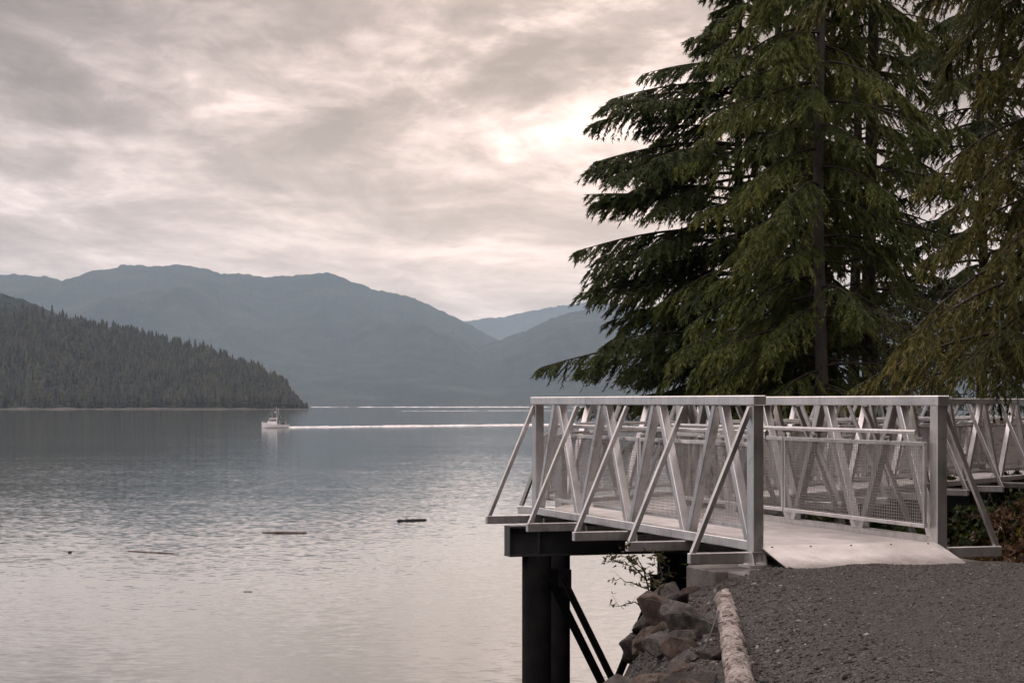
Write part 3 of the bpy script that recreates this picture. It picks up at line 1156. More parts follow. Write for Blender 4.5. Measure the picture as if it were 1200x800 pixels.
def pier(origin, ax, va, vb, piles, label, brace_top, drop=2.1, zcap=EYE - 1.262, lead=0.10, shift=0.0):
    """cap beam along ax from va to vb, piles at given offsets, V brace between them"""
    root = empty("bridge_pier", (origin.x, origin.y, 0.0))
    tag(root, label, 'pier', 'black steel piers')
    h = 0.31
    bm = bmesh.new()
    a = ax * va + Vector((0, 0, zcap - h / 2))
    b = ax * vb + Vector((0, 0, zcap - h / 2))
    i_beam(bm, a, b, h, 0.20)
    build("cap_beam", bm, M_girder, root)
    # end plate and stiffeners
    for v in [va + 0.004] + list(piles):
        bm = bmesh.new()
        c = ax * v + Vector((0, 0, zcap - h / 2))
        perp = Vector((-ax.y, ax.x, 0))
        beam(bm, c - perp * 0.092, c + perp * 0.092, 0.010, h - 0.04, bevel=0)
        build("stiffener", bm, M_girder, root)
    for v in piles:
        bm = bmesh.new()
        tube(bm, [ax * v + Vector((0, 0, -2.5)), ax * v + Vector((0, 0, zcap - h))], 0.149, 28)
        o = build("pile", bm, M_steel, root, smooth=False)
        for f in o.data.polygons:
            f.use_smooth = len(f.vertices) == 4
    perp = Vector((-ax.y, ax.x, 0))
    ztop = EYE - brace_top
    mid = (piles[0] + piles[1]) / 2 + shift
    for v, s in ((piles[0] + lead, -1), (piles[1] - 0.08, 1)):
        bm = bmesh.new()
        off = -perp * (0.165 + 0.02 * s)
        beam(bm, ax * v + off + Vector((0, 0, ztop)), ax * (mid + s * 0.015) + off + Vector((0, 0, ztop - drop * 0.62)), 0.012, 0.085, up=perp.cross(Vector((0, 0, 1))), bevel=0)
        beam(bm, ax * v + off + Vector((0, 0, ztop)), ax * (mid + s * 0.015) + off + Vector((0, 0, ztop - drop * 0.62)), 0.080, 0.014, up=perp.cross(Vector((0, 0, 1))), bevel=0)
        build("brace", bm, M_steel, root)
        bm = bmesh.new()
        c = ax * v + off + perp * 0.03 + Vector((0, 0, ztop))
        beam(bm, c - ax * 0.09, c + ax * 0.09, 0.016, 0.2, bevel=0.003)
        build("gusset_plate", bm, M_steel, root)
    return root


o1 = P0 + u1 * 5.26
pier(o1, v1, -0.40, 1.85, (-0.083, 1.488), 'black steel pile pier with cap beam under the far end of the footbridge', 1.80)
o2 = P2 + u2 * 0.10
pier(o2, v2, -0.40, 1.52, (-0.12, 1.33), 'black steel pile pier under the start of the rear walkway', 1.95, drop=1.8, lead=0.17, shift=0.12)
o3 = P2 + u2 * 8.6
pier(o3, v2, -0.15, 1.75, (0.05, 1.55), 'black steel pile pier beneath the rear walkway in the brush', 1.78)

# ------------------------------------------------------------------ abutment
ab = empty("concrete_abutment", (P0.x, P0.y, EYE - 1.29), math.pi / 2 + A1)
tag(ab, 'weathered concrete abutment under the near end of the footbridge', 'abutment')
bm = bmesh.new()
beam(bm, (0.12, 0.42, -0.5), (0.12, -WID - 0.42, -0.5), 0.56, 1.0, bevel=0.015)
build("bearing_block", bm, M_conc, ab)
bm = bmesh.new()
beam(bm, (-0.13, -0.08 + 0.2, -0.092), (-0.80, -0.08 + 0.2, -0.092), 0.36, 0.17, bevel=0.012)
build("approach_slab", bm, M_conc, ab)

# ------------------------------------------------------------------ riprap
def rock_mesh(seed):
    r = random.Random(seed)
    bm = bmesh.new()
    sx, sy, sz = r.uniform(1.0, 1.4), r.uniform(.75, 1.05), r.uniform(.5, .8)
    for i in range(15):
        d = Vector((r.gauss(0, 1), r.gauss(0, 1), r.gauss(0, 1))).normalized() * r.uniform(.8, 1.0)
        bm.verts.new((d.x * sx, d.y * sy, d.z * sz))
    res = bmesh.ops.convex_hull(bm, input=bm.verts)
    junk = [g for g in res['geom_interior'] if isinstance(g, bmesh.types.BMVert)]
    bmesh.ops.delete(bm, geom=junk, context='VERTS')
    bmesh.ops.dissolve_limit(bm, angle_limit=R(14), verts=bm.verts, edges=bm.edges)
    bmesh.ops.bevel(bm, geom=list(bm.edges), offset=0.035, segments=1, profile=0.6, affect='EDGES')
    bmesh.ops.triangulate(bm, faces=bm.faces)
    bmesh.ops.subdivide_edges(bm, edges=[e for e in bm.edges if e.calc_length() > 0.3], cuts=2, use_grid_fill=True)
    for v in bm.verts:
        v.co += v.co.normalized() * (0.05 * mnoise.noise(v.co * 2.6 + Vector((seed, 0, 0))) + 0.02 * mnoise.noise(v.co * 8 + Vector((0, seed, 0))))
    me = bpy.data.meshes.new("rock")
    bmesh.ops.recalc_face_normals(bm, faces=bm.faces)
    bm.to_mesh(me)
    bm.free()
    return me


rip = empty("rock_bank", (0, 0, 0))
tag(rip, kind='structure')
rmeshes = []
for k in range(10):
    me = rock_mesh(50 + k)
    me.materials.append(M_rocks[k % 3])
    rmeshes.append(me)
rr = random.Random(5)


def put_rock(x, y, s, k=None, z=None, rot=None, par=rip):
    me = rmeshes[rr.randrange(len(rmeshes)) if k is None else k]
    o = bpy.data.objects.new("rock", me)
    COL.objects.link(o)
    o.parent = par
    o.location = (x, y, (gz(x, y) if z is None else z) + s * 0.05)
    o.rotation_euler = rot or (rr.uniform(-.7, .7), rr.uniform(-.7, .7), rr.uniform(0, 6.28))
    o.scale = (s, s, s)
    return o


def ground_hit(x, y):
    for Y in np.arange(7.0, 30.0, 0.02):
        p_ = at(x, y, Y)
        if p_.z <= gz(p_.x, p_.y):
            return p_
    return at(x, y, 16.0)


for (pxl, pyl, Y, s, k) in ((812, 694, 15.6, 0.115, 1), (800, 722, 15.0, 0.20, 0), (776, 742, 14.8, 0.17, 4), (758, 756, 14.2, 0.14, 7), (744, 756, 17.4, 0.20, 2),
                            (822, 742, 13.6, 0.16, 5), (800, 764, 13.0, 0.19, 1), (836, 770, 12.0, 0.15, 8), (762, 786, 12.6, 0.15, 3), (792, 800, 11.6, 0.15, 7),
                            (824, 798, 11.0, 0.16, 4), (732, 806, 13.0, 0.12, 0), (780, 718, 16.3, 0.13, 4), (757, 732, 18.2, 0.15, 2), (746, 760, 18.2, 0.15, 8), (852, 690, 0, 0.07, 7), (840, 712, 0, 0.06, 0), (826, 716, 0, 0.08, 1)):
    p = ground_hit(pxl, pyl)
    put_rock(p.x, p.y, s, k, p.z - s * 0.15)
pos_ = []
for i in range(2500):
    Y = rr.uniform(8.5, 24)
    d = 2.4 * rr.uniform(0.02, 1) ** 1.4
    X = float(edge_x(Y)) - d
    s = rr.uniform(0.10, 0.31)
    if any((X - a) ** 2 + (Y - b) ** 2 < (0.72 * (s + c)) ** 2 for a, b, c in pos_):
        continue
    pos_.append((X, Y, s))
    put_rock(X, Y, s)
    if len(pos_) > 260:
        break

# ------------------------------------------------------------------ peeling log along the edge of the gravel
lg = empty("fallen_log", (1.06, 10.2, gz(1.06, 10.2)))
tag(lg, 'pale peeling log lying along the gravel edge above the rocks', 'log')
pts = []
for i in range(430):
    t_ = i / 429
    Y = 7.3 + (15.45 - 7.3) * t_
    X = np.interp(Y, [7.3, 10.9, 15.2], [0.91, 1.215, 1.58])
    z = 6.487 + 0.0155 * Y - 0.205 + 0.035
    pts.append((float(X), Y, z, 0.074 + 0.006 * math.sin(t_ * 3 + 1) - 0.004 * t_))
Vl, Fl = [], []
S = 26
for i, (X, Y, z, r_) in enumerate(pts):
    for k in range(S):
        a = k * 2 * math.pi / S
        d = Vector((math.cos(a), Y * 1.3, math.sin(a)))
        rad = r_ * (1 + 0.16 * mnoise.noise(d * 1.7) + 0.10 * abs(mnoise.noise(Vector((math.cos(a) * 2.2, Y * 14, math.sin(a) * 2.2 + 9)))) + 0.07 * mnoise.noise(Vector((math.cos(a) * 3, Y * 6, math.sin(a) * 3))) + 0.10 * mnoise.noise(Vector((math.cos(a) * 2.5, Y * 22, math.sin(a) * 2.5))) + 0.06 * mnoise.noise(Vector((math.cos(a) * 6, Y * 45, math.sin(a) * 6))))
        if i > len(pts) - 14:
            rad *= 0.55 + 0.55 * abs(mnoise.noise(Vector((math.cos(a) * 1.6, 3.0, math.sin(a) * 1.6)))) * (1 if i < len(pts) - 1 else 0.3)
        Vl.append((X + rad * math.cos(a) - lg.location.x, Y - lg.location.y, z + rad * math.sin(a) - lg.location.z))
for i in range(len(pts) - 1):
    for k in range(S):
        k2 = (k + 1) % S
        Fl.append((i * S + k, i * S + k2, (i + 1) * S + k2, (i + 1) * S + k))
np_mesh("stem", Vl, Fl, M_log, lg, smooth=True)
for i in range(34):
    X, Y, z, r_ = pts[rr.randrange(90, 425)]
    a = rr.uniform(-0.5, 3.6)
    c = Vector((X + (r_ - .004) * math.cos(a), Y, z + (r_ - .004) * math.sin(a))) - Vector(lg.location)
    n_ = Vector((math.cos(a), rr.uniform(-.3, .3), math.sin(a))).normalized()
    tg = Vector((0, 1, 0)).cross(n_).normalized()
    ln, wd = rr.uniform(.02, .06), rr.uniform(.015, .045)
    bm = bmesh.new()
    ring = []
    for j in range(7):
        b = j * 2 * math.pi / 7
        rr_ = rr.uniform(.6, 1.1)
        ring.append(c + Vector((0, 1, 0)) * math.cos(b) * ln * rr_ + tg * math.sin(b) * wd * rr_ + n_ * (rr.uniform(0, .012) + .014 * max(0, math.cos(b))))
    top_ = [bm.verts.new(p) for p in ring]
    bot_ = [bm.verts.new(p - n_ * 0.005) for p in ring]
    bm.faces.new(top_)
    bm.faces.new(bot_[::-1])
    for j in range(7):
        bm.faces.new((bot_[j], bot_[(j + 1) % 7], top_[(j + 1) % 7], top_[j]))
    build("bark_flake", bm, M_flake, lg)


# ------------------------------------------------------------------ leaf fields and woody plants
def leaf_quads(B, D, N, Ln, Wd, fold=0.0):
    """slender leaves: base B, direction D, normal N"""
    D = D / np.linalg.norm(D, axis=1, keepdims=True)
    S_ = np.cross(D, N)
    S_ /= np.linalg.norm(S_, axis=1, keepdims=True) + 1e-9
    L_ = Ln[:, None]
    w_ = Wd[:, None]
    v0 = B + S_ * w_
    v1_ = B + D * L_
    v2_ = B - S_ * w_
    V = np.stack([v0, v1_, v2_], 1).reshape(-1, 3)
    n = len(B)
    Fq = np.arange(n * 3).reshape(n, 3)
    return V, Fq


def tube_np(paths, seg=5):
    """many tapering tubes in one mesh: paths = list of (pts (n,3), radii (n,))"""
    Vs, Fs = [], []
    base = 0
    ang = np.arange(seg) * 2 * math.pi / seg
    for P_, r_ in paths:
        P_ = np.asarray(P_, float)
        n = len(P_)
        T = np.gradient(P_, axis=0)
        T /= np.linalg.norm(T, axis=1, keepdims=True) + 1e-9
        ref = np.where(np.abs(T[:, 2:3]) > 0.9, np.array([[1.0, 0, 0]]), np.array([[0, 0, 1.0]]))
        A = np.cross(T, ref)
        A /= np.linalg.norm(A, axis=1, keepdims=True) + 1e-9
        Bn = np.cross(T, A)
        ring = P_[:, None, :] + (A[:, None, :] * np.cos(ang)[None, :, None] + Bn[:, None, :] * np.sin(ang)[None, :, None]) * np.asarray(r_)[:, None, None]
        Vs.append(ring.reshape(-1, 3))
        i = np.arange(n - 1)[:, None]
        k = np.arange(seg)[None, :]
        a = base + i * seg + k
        b = base + i * seg + (k + 1) % seg
        Fs.append(np.stack([a, b, b + seg, a + seg], -1).reshape(-1, 4))
        base += n * seg
    return np.concatenate(Vs), np.concatenate(Fs)


def conifer(name, label, base, height, tr, seed, mat, bark, crown_z, prof, nbr, droop=0.35, rise=0.10, spray=(0.16, 0.030), hang=0.5,
            dens=1.0, lean=(0, 0), dead=0, flat=0.5, az_bias=None, group='conifers beside the walkway', hi_z=10.0, gap=0.0, boughs=(), casc=0.25):
    """trunk, limbs and a crown of needle sprays.  prof: [(height above base, crown radius)]"""
    r = np.random.default_rng(seed)
    root = empty(name, base)
    tag(root, label, 'tree', group)
    # trunk
    n = 26
    tz = np.linspace(-0.6, height, n)
    wob = np.stack([lean[0] * (tz / height) + 0.05 * np.sin(tz * 0.55 + seed), lean[1] * (tz / height) + 0.05 * np.cos(tz * 0.43 + seed)], -1)
    tp = np.stack([wob[:, 0], wob[:, 1], tz], -1)
    rad = tr * np.clip(1 - np.clip(tz, 0, None) / height, 0.02, 1) ** 0.8 * (1 + 0.35 * np.exp(-np.clip(tz, 0, None) / 0.6))
    V, Fq = tube_np([(tp, rad)], 14)
    np_mesh("trunk", V, Fq, bark, root, smooth=True)
    limbs = []
    Bs, Ds, Ns, Ls, Ws, Ts = [], [], [], [], [], []
    ph = np.array([p[0] for p in prof])
    pr = np.array([p[1] for p in prof])
    golden = 2.399963
    for b in range(nbr + dead + len(boughs)):
        isdead = nbr <= b < nbr + dead
        own = boughs[b - nbr - dead] if b >= nbr + dead else None
        f = (b + r.uniform(0, 1)) / nbr if not isdead else r.uniform(0, 0.5)
        # spread branches along the stem, denser where visible
        h = crown_z + (height * 0.985 - crown_z) * f ** 1.0
        if isdead:
            h = r.uniform(1.0, crown_z + 4)
        az = b * golden + r.uniform(-.4, .4)
        if az_bias is not None and r.uniform() < az_bias[1]:
            az = az_bias[0] + r.normal(0, 0.7)
        Rm = np.interp(h, ph, pr)
        Lb = Rm * r.uniform(0.62, 1.12)
        if isdead:
            Lb = r.uniform(0.5, 1.6)
        if own:
            h, az, Lb = own[0], own[1], own[2]
        if Lb < 0.15:
            continue
        ns = 9
        s = np.linspace(0, 1, ns)
        ri = rise + r.normal(0, 0.10)
        dr = droop * r.uniform(0.7, 1.3)
        if own:
            ri, dr = rise, droop
        ca, sa = math.cos(az), math.sin(az)
        sway = r.normal(0, 0.10)
        rr_ = Lb * s
        side = Lb * sway * s ** 2
        zz = Lb * (ri * s - dr * s ** 2 + 0.10 * dr * s ** 4)
        x0 = np.interp(h, tz, tp[:, 0])
        y0 = np.interp(h, tz, tp[:, 1])
        path = np.stack([x0 + ca * rr_ - sa * side, y0 + sa * rr_ + ca * side, h + zz], -1)
        br = max(0.008, min(tr * 0.30, 0.010 + 0.0095 * Lb))
        limbs.append((path, br * (1 - 0.85 * s)))
        if isdead:
            continue
        hi = 1.0 if (h + base[2]) < 8 + hi_z else 0.45
        # secondary twigs
        nt = int((8 + Lb * 12.5) * dens * hi)
        ss = np.sort(r.uniform(0.10, 1.0, nt)) ** 0.85
        tb = np.stack([np.interp(ss, s, path[:, k]) for k in range(3)], -1)
        tng = np.gradient(path, axis=0)
        tng /= np.linalg.norm(tng, axis=1, keepdims=True)
        td = np.stack([np.interp(ss, s, tng[:, k]) for k in range(3)], -1)
        lat = np.cross(td, np.array([0, 0, 1.0]))
        lat /= np.linalg.norm(lat, axis=1, keepdims=True) + 1e-9
        sg = np.where(np.arange(nt) % 2 == 0, 1.0, -1.0)[:, None]
        angf = r.uniform(0.45, 1.0, (nt, 1))
        d2 = td * (1.15 - angf * 0.55) + lat * sg * angf + r.normal(0, 0.12, (nt, 3))
        d2[:, 2] -= casc * r.uniform(0.1, 1.5, nt)
        d2 /= np.linalg.norm(d2, axis=1, keepdims=True)
        l2 = (0.10 + 0.30 * Lb * (1 - ss) ** 0.75 * np.clip(ss * 3.2, 0.25, 1) + 0.10) * r.uniform(0.6, 1.25, nt)
        tint_b = r.uniform(0, 1)
        nl = int(52 * (1.0 if hi == 1.0 else 0.6))
        # leaves on twigs
        q = r.uniform(0.05, 1.0, (nt, nl))
        drp = hang * 0.55 * (q ** 2) * l2[:, None]
        Bp = tb[:, None, :] + d2[:, None, :] * (q * l2[:, None])[..., None]
        Bp[..., 2] -= drp
        sgn = np.where(r.uniform(0, 1, (nt, nl)) < 0.5, 1.0, -1.0)[..., None]
        lat2 = np.cross(d2, np.array([0, 0, 1.0]))
        lat2 /= np.linalg.norm(lat2, axis=1, keepdims=True) + 1e-9
        Dl = d2[:, None, :] * 0.8 + lat2[:, None, :] * sgn * r.uniform(0.2, 0.9, (nt, nl, 1)) + r.normal(0, 0.22, (nt, nl, 3))
        Dl[..., 2] -= hang * r.uniform(0.2, 1.3, (nt, nl))
        Nl = np.array([0, 0, 1.0]) * flat + r.normal(0, 0.55, (nt, nl, 3))
        Ll = 0.72 * spray[0] * r.uniform(0.5, 1.4, (nt, nl))
        Wl = 0.50 * spray[1] * r.uniform(0.6, 1.3, (nt, nl))
        tw = np.clip(0.30 * tint_b + 0.35 * r.uniform(0, 1, (nt, 1)) + 0.30 * q + r.normal(0, 0.08, (nt, nl)), 0, 1)
        if gap:
            keep = r.uniform(0, 1, nt) > gap
        else:
            keep = np.ones(nt, bool)
        Bs.append(Bp[keep].reshape(-1, 3))
        Ds.append(Dl[keep].reshape(-1, 3))
        Ns.append(Nl[keep].reshape(-1, 3))
        Ls.append(Ll[keep].ravel())
        Ws.append(Wl[keep].ravel())
        Ts.append(tw[keep].ravel())
        for j in range(0, nt, 3):
            if l2[j] > 0.22:
                qq = np.array([0, .5, 1.0])
                tpth = tb[j] + d2[j] * (qq * l2[j])[:, None]
                tpth[:, 2] -= hang * 0.55 * qq ** 2 * l2[j]
                limbs.append((tpth, np.array([0.007, 0.005, 0.002])))
    V, Fq = tube_np(limbs, 4)
    tag(np_mesh("branches", V, Fq, M_twig, root), kind='stuff')
    B_, D_, N_, L_, W_, T_ = [np.concatenate(a, 0) for a in (Bs, Ds, Ns, Ls, Ws, Ts)]
    V, Fq = leaf_quads(B_, D_, N_, L_, W_)
    tag(np_mesh("crown", V, Fq, mat, root, attrs={'tint': ('FACE', T_)}), kind='stuff')
    return root


def tree_base(pxl, Y, dz=0.0):
    X = (pxl - 600) / F_PX * Y
    return (X, Y, gz(X, Y) - 0.05 + dz)


# broad dark hemlock whose layered boughs reach out over the water
conifer("hemlock_tree", 'broad dark hemlock with layered boughs reaching furthest over the water', tree_base(868, 41), 12.2, 0.17, 101, M_hemlock, M_bark, 1.9,
        [(0, 2.4), (2.5, 2.9), (4.5, 3.0), (7.0, 2.8), (8.3, 2.3), (9.0, 1.3), (10.5, 0.8), (12.2, 0.1)], 132, droop=0.26, rise=0.12, spray=(0.15, 0.026), hang=0.8, dens=1.5, az_bias=(math.pi, 0.3),
        boughs=[(3.3 + k_, math.pi + a_, l_ - 0.35) for k_, a_, l_ in ((0.5, 0.05, 4.35), (0.35, -0.12, 3.6), (0.9, 0.1, 2.9), (1.9, 0.0, 3.55), (1.75, 0.15, 3.3), (2.3, -0.15, 3.2), (2.75, 0.05, 3.55), (3.6, -0.05, 3.1), (4.3, 0.1, 3.4), (4.5, -0.12, 3.2),
                (5.3, 0.0, 3.3), (5.5, 0.2, 3.2), (5.7, -0.1, 2.9), (6.1, 0.05, 2.3))])
conifer("cedar_tree", 'tall yellow-green cedar with bare grey trunk showing and drooping sprays', tree_base(962, 36), 19.0, 0.125, 102, M_cedar, M_bark_grey, 1.2,
        [(0, 1.9), (3, 2.25), (6, 2.1), (9, 1.9), (12, 1.6), (19, 0.1)], 130, droop=0.45, rise=0.05, spray=(0.15, 0.026), hang=0.9, dens=1.15, dead=24, az_bias=(math.pi * 1.0, 0.3), casc=0.5)
conifer("spruce_tree", 'tall conifer with straight dark brown trunk beside the cedar', tree_base(1021, 38), 20.0, 0.16, 103, M_cedar, M_bark, 3.4,
        [(0, 1.7), (3, 1.9), (6, 1.9), (9, 1.75), (12, 1.6), (20, 0.1)], 96, droop=0.45, rise=0.04, spray=(0.16, 0.026), hang=0.8, dens=1.0, dead=34, casc=0.4)
conifer("fir_tree", 'slender dark conifer standing behind the cedar and spruce trunks', tree_base(1003, 45), 19.5, 0.14, 104, M_hemlock, M_bark, 3.0,
        [(0, 2.2), (4, 2.4), (8, 2.3), (12, 2.0), (19.5, 0.1)], 100, droop=0.34, rise=0.08, spray=(0.16, 0.028), hang=0.8, dens=0.95, dead=16, casc=0.4, gap=0.08)
conifer("dark_cedar_tree", 'shaded green cedar between the broad hemlock and the tall yellow-green cedar', tree_base(912, 39), 16.5, 0.13, 108, M_cedar, M_bark, 1.0,
        [(0, 2.1), (3, 2.4), (6, 2.1), (8.5, 1.5), (12, 1.0), (16.5, 0.1)], 115, droop=0.42, rise=0.06, spray=(0.15, 0.026), hang=0.9, dens=1.1, casc=0.5)
conifer("red_cedar_tree", 'olive-brown cedar with long hanging boughs over the walkway rail', tree_base(1240, 27.5), 15.5, 0.20, 105, M_olive, M_bark, 3.0,
        [(0, 2.2), (3.0, 2.5), (4.5, 2.3), (6, 1.8), (7.2, 1.5), (8.3, 2.0), (9.6, 3.7), (12, 3.2), (15.5, 0.1)], 140, droop=0.50, rise=0.08, spray=(0.13, 0.020), hang=0.95, dens=1.3, casc=0.5)  # crown widened above the frame to shade the walkway below
conifer("young_fir_tree", 'dark fir filling the gap behind the hanging cedar boughs', tree_base(1150, 44), 17.0, 0.13, 106, M_hemlock, M_bark, 2.5,
        [(0, 2.2), (3, 2.6), (6, 2.6), (9, 2.3), (12, 1.9), (17, 0.1)], 125, droop=0.32, rise=0.1, spray=(0.16, 0.028), hang=0.7, dens=1.05, dead=8, casc=0.4)
conifer("small_hemlock_tree", 'small hemlock in shade at the foot of the tall conifers', tree_base(925, 37.5), 5.5, 0.08, 107, M_hemlock, M_bark, 0.6,
        [(0, 1.7), (2, 1.9), (4, 1.2), (5.5, 0.1)], 60, droop=0.32, rise=0.1, spray=(0.15, 0.026), hang=0.8, dens=1.0, casc=0.4)


def copy_tree(o, loc, rz, sc, label, group):
    c = o.copy()
    COL.objects.link(c)
    c.location, c.rotation_euler, c.scale = loc, (0, 0, rz), (sc, sc, sc)
    c['label'], c['group'] = label, group
    for ch in o.children:
        d = ch.copy()
        COL.objects.link(d)
        d.parent = c
    return c


tall = [o for o in COL.objects if o.type == 'EMPTY' and o.name in ('hemlock_tree', 'cedar_tree', 'spruce_tree', 'fir_tree')]
for i, (X, Y) in enumerate(((-1.0, -13), (5.5, -9.0), (10.5, -5.0), (13.0, 1.5), (14.0, 8.0), (15.0, 14.0), (2.5, -19), (9.5, -14), (16.0, -9), (19.5, -2), (20.5, 6.0), (21.5, 13.0), (18.0, 21.0), (-6.0, -22))):  # unseen trees, added large and close to darken the bridge's near faces
    copy_tree(tall[i % len(tall)], (X, Y, gz(X, Y) - 0.05), i * 1.7, 1.5 + 0.1 * (i % 4), 'tall conifer in the unseen wood added to shade the footbridge', 'unseen wood beside the gravel path')


def bare_sapling(name, label, base, h, seed, nb=14, r0=0.03, mat=M_twig, cat='sapling', group='bare saplings under the conifers', leaves=None, nleaf=0, lsize=(0.05, 0.016), spread=0.5):
    r = np.random.default_rng(seed)
    root = empty(name, base)
    tag(root, label, cat, group)
    stems, ends = [], []
    nst = 1 if nb < 20 else 3
    for s_ in range(nst):
        dirx, diry = r.normal(0, 0.18, 2)
        q = np.linspace(0, 1, 9)
        P_ = np.stack([dirx * h * q + 0.06 * np.sin(q * 5 + s_), diry * h * q + 0.05 * np.cos(q * 4), h * q * r.uniform(.8, 1) - 0.1], -1)
        stems.append((P_, r0 * (1 - 0.8 * q)))
        for b in range(nb // nst):
            f = r.uniform(0.2, 0.95)
            p = np.array([np.interp(f, q, P_[:, k]) for k in range(3)])
            az = r.uniform(0, 6.28)
            ln = h * spread * (1.1 - f) * r.uniform(.5, 1.2) + 0.12
            g = np.linspace(0, 1, 6)
            up = r.uniform(0.2, 1.0)
            Q = p + np.stack([math.cos(az) * ln * g, math.sin(az) * ln * g, ln * (up * g - 0.35 * g ** 2)], -1) + r.normal(0, 0.02, (6, 3)) * g[:, None]
            stems.append((Q, r0 * 0.38 * (1 - 0.85 * g)))
            ends.append(Q)
            for c in range(3):
                k = r.integers(1, 5)
                az2 = az + r.uniform(-1.2, 1.2)
                l3 = ln * r.uniform(.2, .5)
                Q3 = Q[k] + np.stack([math.cos(az2) * l3 * g, math.sin(az2) * l3 * g, l3 * (r.uniform(-.1, .9) * g)], -1)
                stems.append((Q3, r0 * 0.18 * (1 - 0.8 * g)))
                ends.append(Q3)
    V, Fq = tube_np(stems, 5)
    np_mesh("stems", V, Fq, mat, root)
    if leaves is not None and nleaf:
        E = np.concatenate(ends, 0)
        k = r.integers(0, len(E), nleaf)
        B_ = E[k] + r.normal(0, 0.015, (nleaf, 3))
        D_ = r.normal(0, 1, (nleaf, 3)) + np.array([0, 0, 0.2])
        N_ = r.normal(0, 1, (nleaf, 3)) + np.array([0, 0, 0.8])
        V, Fq = leaf_quads(B_, D_, N_, lsize[0] * r.uniform(.6, 1.3, nleaf), lsize[1] * r.uniform(.7, 1.3, nleaf))
        np_mesh("foliage", V, Fq, leaves, root, attrs={'tint': ('FACE', r.uniform(0, 1, nleaf))})
    return root


for i, (pxl, Y, h) in enumerate(((1046, 33, 4.6), (1062, 34, 5.4), (1078, 33.5, 5.0), (1090, 35, 4.8), (1108, 36, 4.2), (1032, 35, 5.0))):
    bare_sapling("bare_sapling", 'thin leafless sapling among the dark stems below the conifers', tree_base(pxl, Y), h, 300 + i, nb=16, r0=0.032, leaves=M_hemlock, nleaf=160, lsize=(0.07, 0.02))

# twiggy shrub leaning out from the rocks under the bridge
sb = ground_hit(764, 736)
SY = sb.y
shr = empty("leafy_shrub", sb)
tag(shr, 'sparse twiggy shrub with small leaves leaning out below the cap beam', 'shrub')
rg = np.random.default_rng(401)
stems, ends = [], []


def twig(pix, r0, dy=0.0):
    pts_ = [at(x, y, SY + dy * i / max(1, len(pix) - 1)) - sb for i, (x, y) in enumerate(pix)]
    P_ = np.array([[p_.x, p_.y, p_.z] for p_ in pts_])
    q0 = np.linspace(0, 1, len(P_))
    q = np.linspace(0, 1, 9)
    P_ = np.stack([np.interp(q, q0, P_[:, k]) for k in range(3)], -1)
    P_[1:] += rg.normal(0, 0.008, (8, 3))
    stems.append((P_, r0 * (1 - 0.75 * q)))
    ends.append(P_)
    for c in range(5):
        k = rg.integers(2, 9)
        d = rg.normal(0, 1, 3)
        d[2] = abs(d[2]) * 0.5
        d /= np.linalg.norm(d)
        g = np.linspace(0, 1, 5)
        Q = P_[k] + d * (g * rg.uniform(.06, .17))[:, None]
        stems.append((Q, r0 * 0.3 * (1 - .7 * g)))
        ends.append(Q)
        ends.append(Q)


twig([(768, 738), (762, 705), (757, 672), (745, 652)], 0.011, -0.3)
twig([(768, 738), (772, 700), (776, 668), (768, 650)], 0.010, 0.2)
twig([(758, 680), (745, 666), (730, 660), (716, 657)], 0.006, -0.2)
twig([(760, 690), (742, 684), (726, 677), (712, 680)], 0.006, 0.2)
twig([(764, 715), (748, 706), (732, 710), (717, 709)], 0.007, -0.2)
twig([(774, 690), (765, 676), (752, 668), (738, 668)], 0.006, 0.3)
twig([(770, 700), (780, 684), (783, 666), (778, 655)], 0.006, -0.1)
twig([(757, 672), (740, 655), (724, 652), (712, 658)], 0.005, 0.1)
V, Fq = tube_np(stems, 5)
tag(np_mesh("stems", V, Fq, M_twig, shr), kind='stuff')
E = np.concatenate(ends, 0)
E = E[E[:, 2] > 0.18]
nl_ = 330
k = rg.integers(0, len(E), nl_)
wgt = rg.uniform(0, 1, nl_) < np.clip((E[k][:, 2] - 0.1) / 0.45, 0.12, 1)
k = k[wgt]
nl_ = len(k)
V, Fq = leaf_quads(E[k] + rg.normal(0, 0.012, (nl_, 3)), rg.normal(0, 1, (nl_, 3)), rg.normal(0, 1, (nl_, 3)), rg.uniform(.025, .055, nl_), rg.uniform(.008, .015, nl_))
tag(np_mesh("foliage", V, Fq, M_shrubleaf, shr, attrs={'tint': ('FACE', rg.uniform(0, 1, nl_))}), kind='stuff')

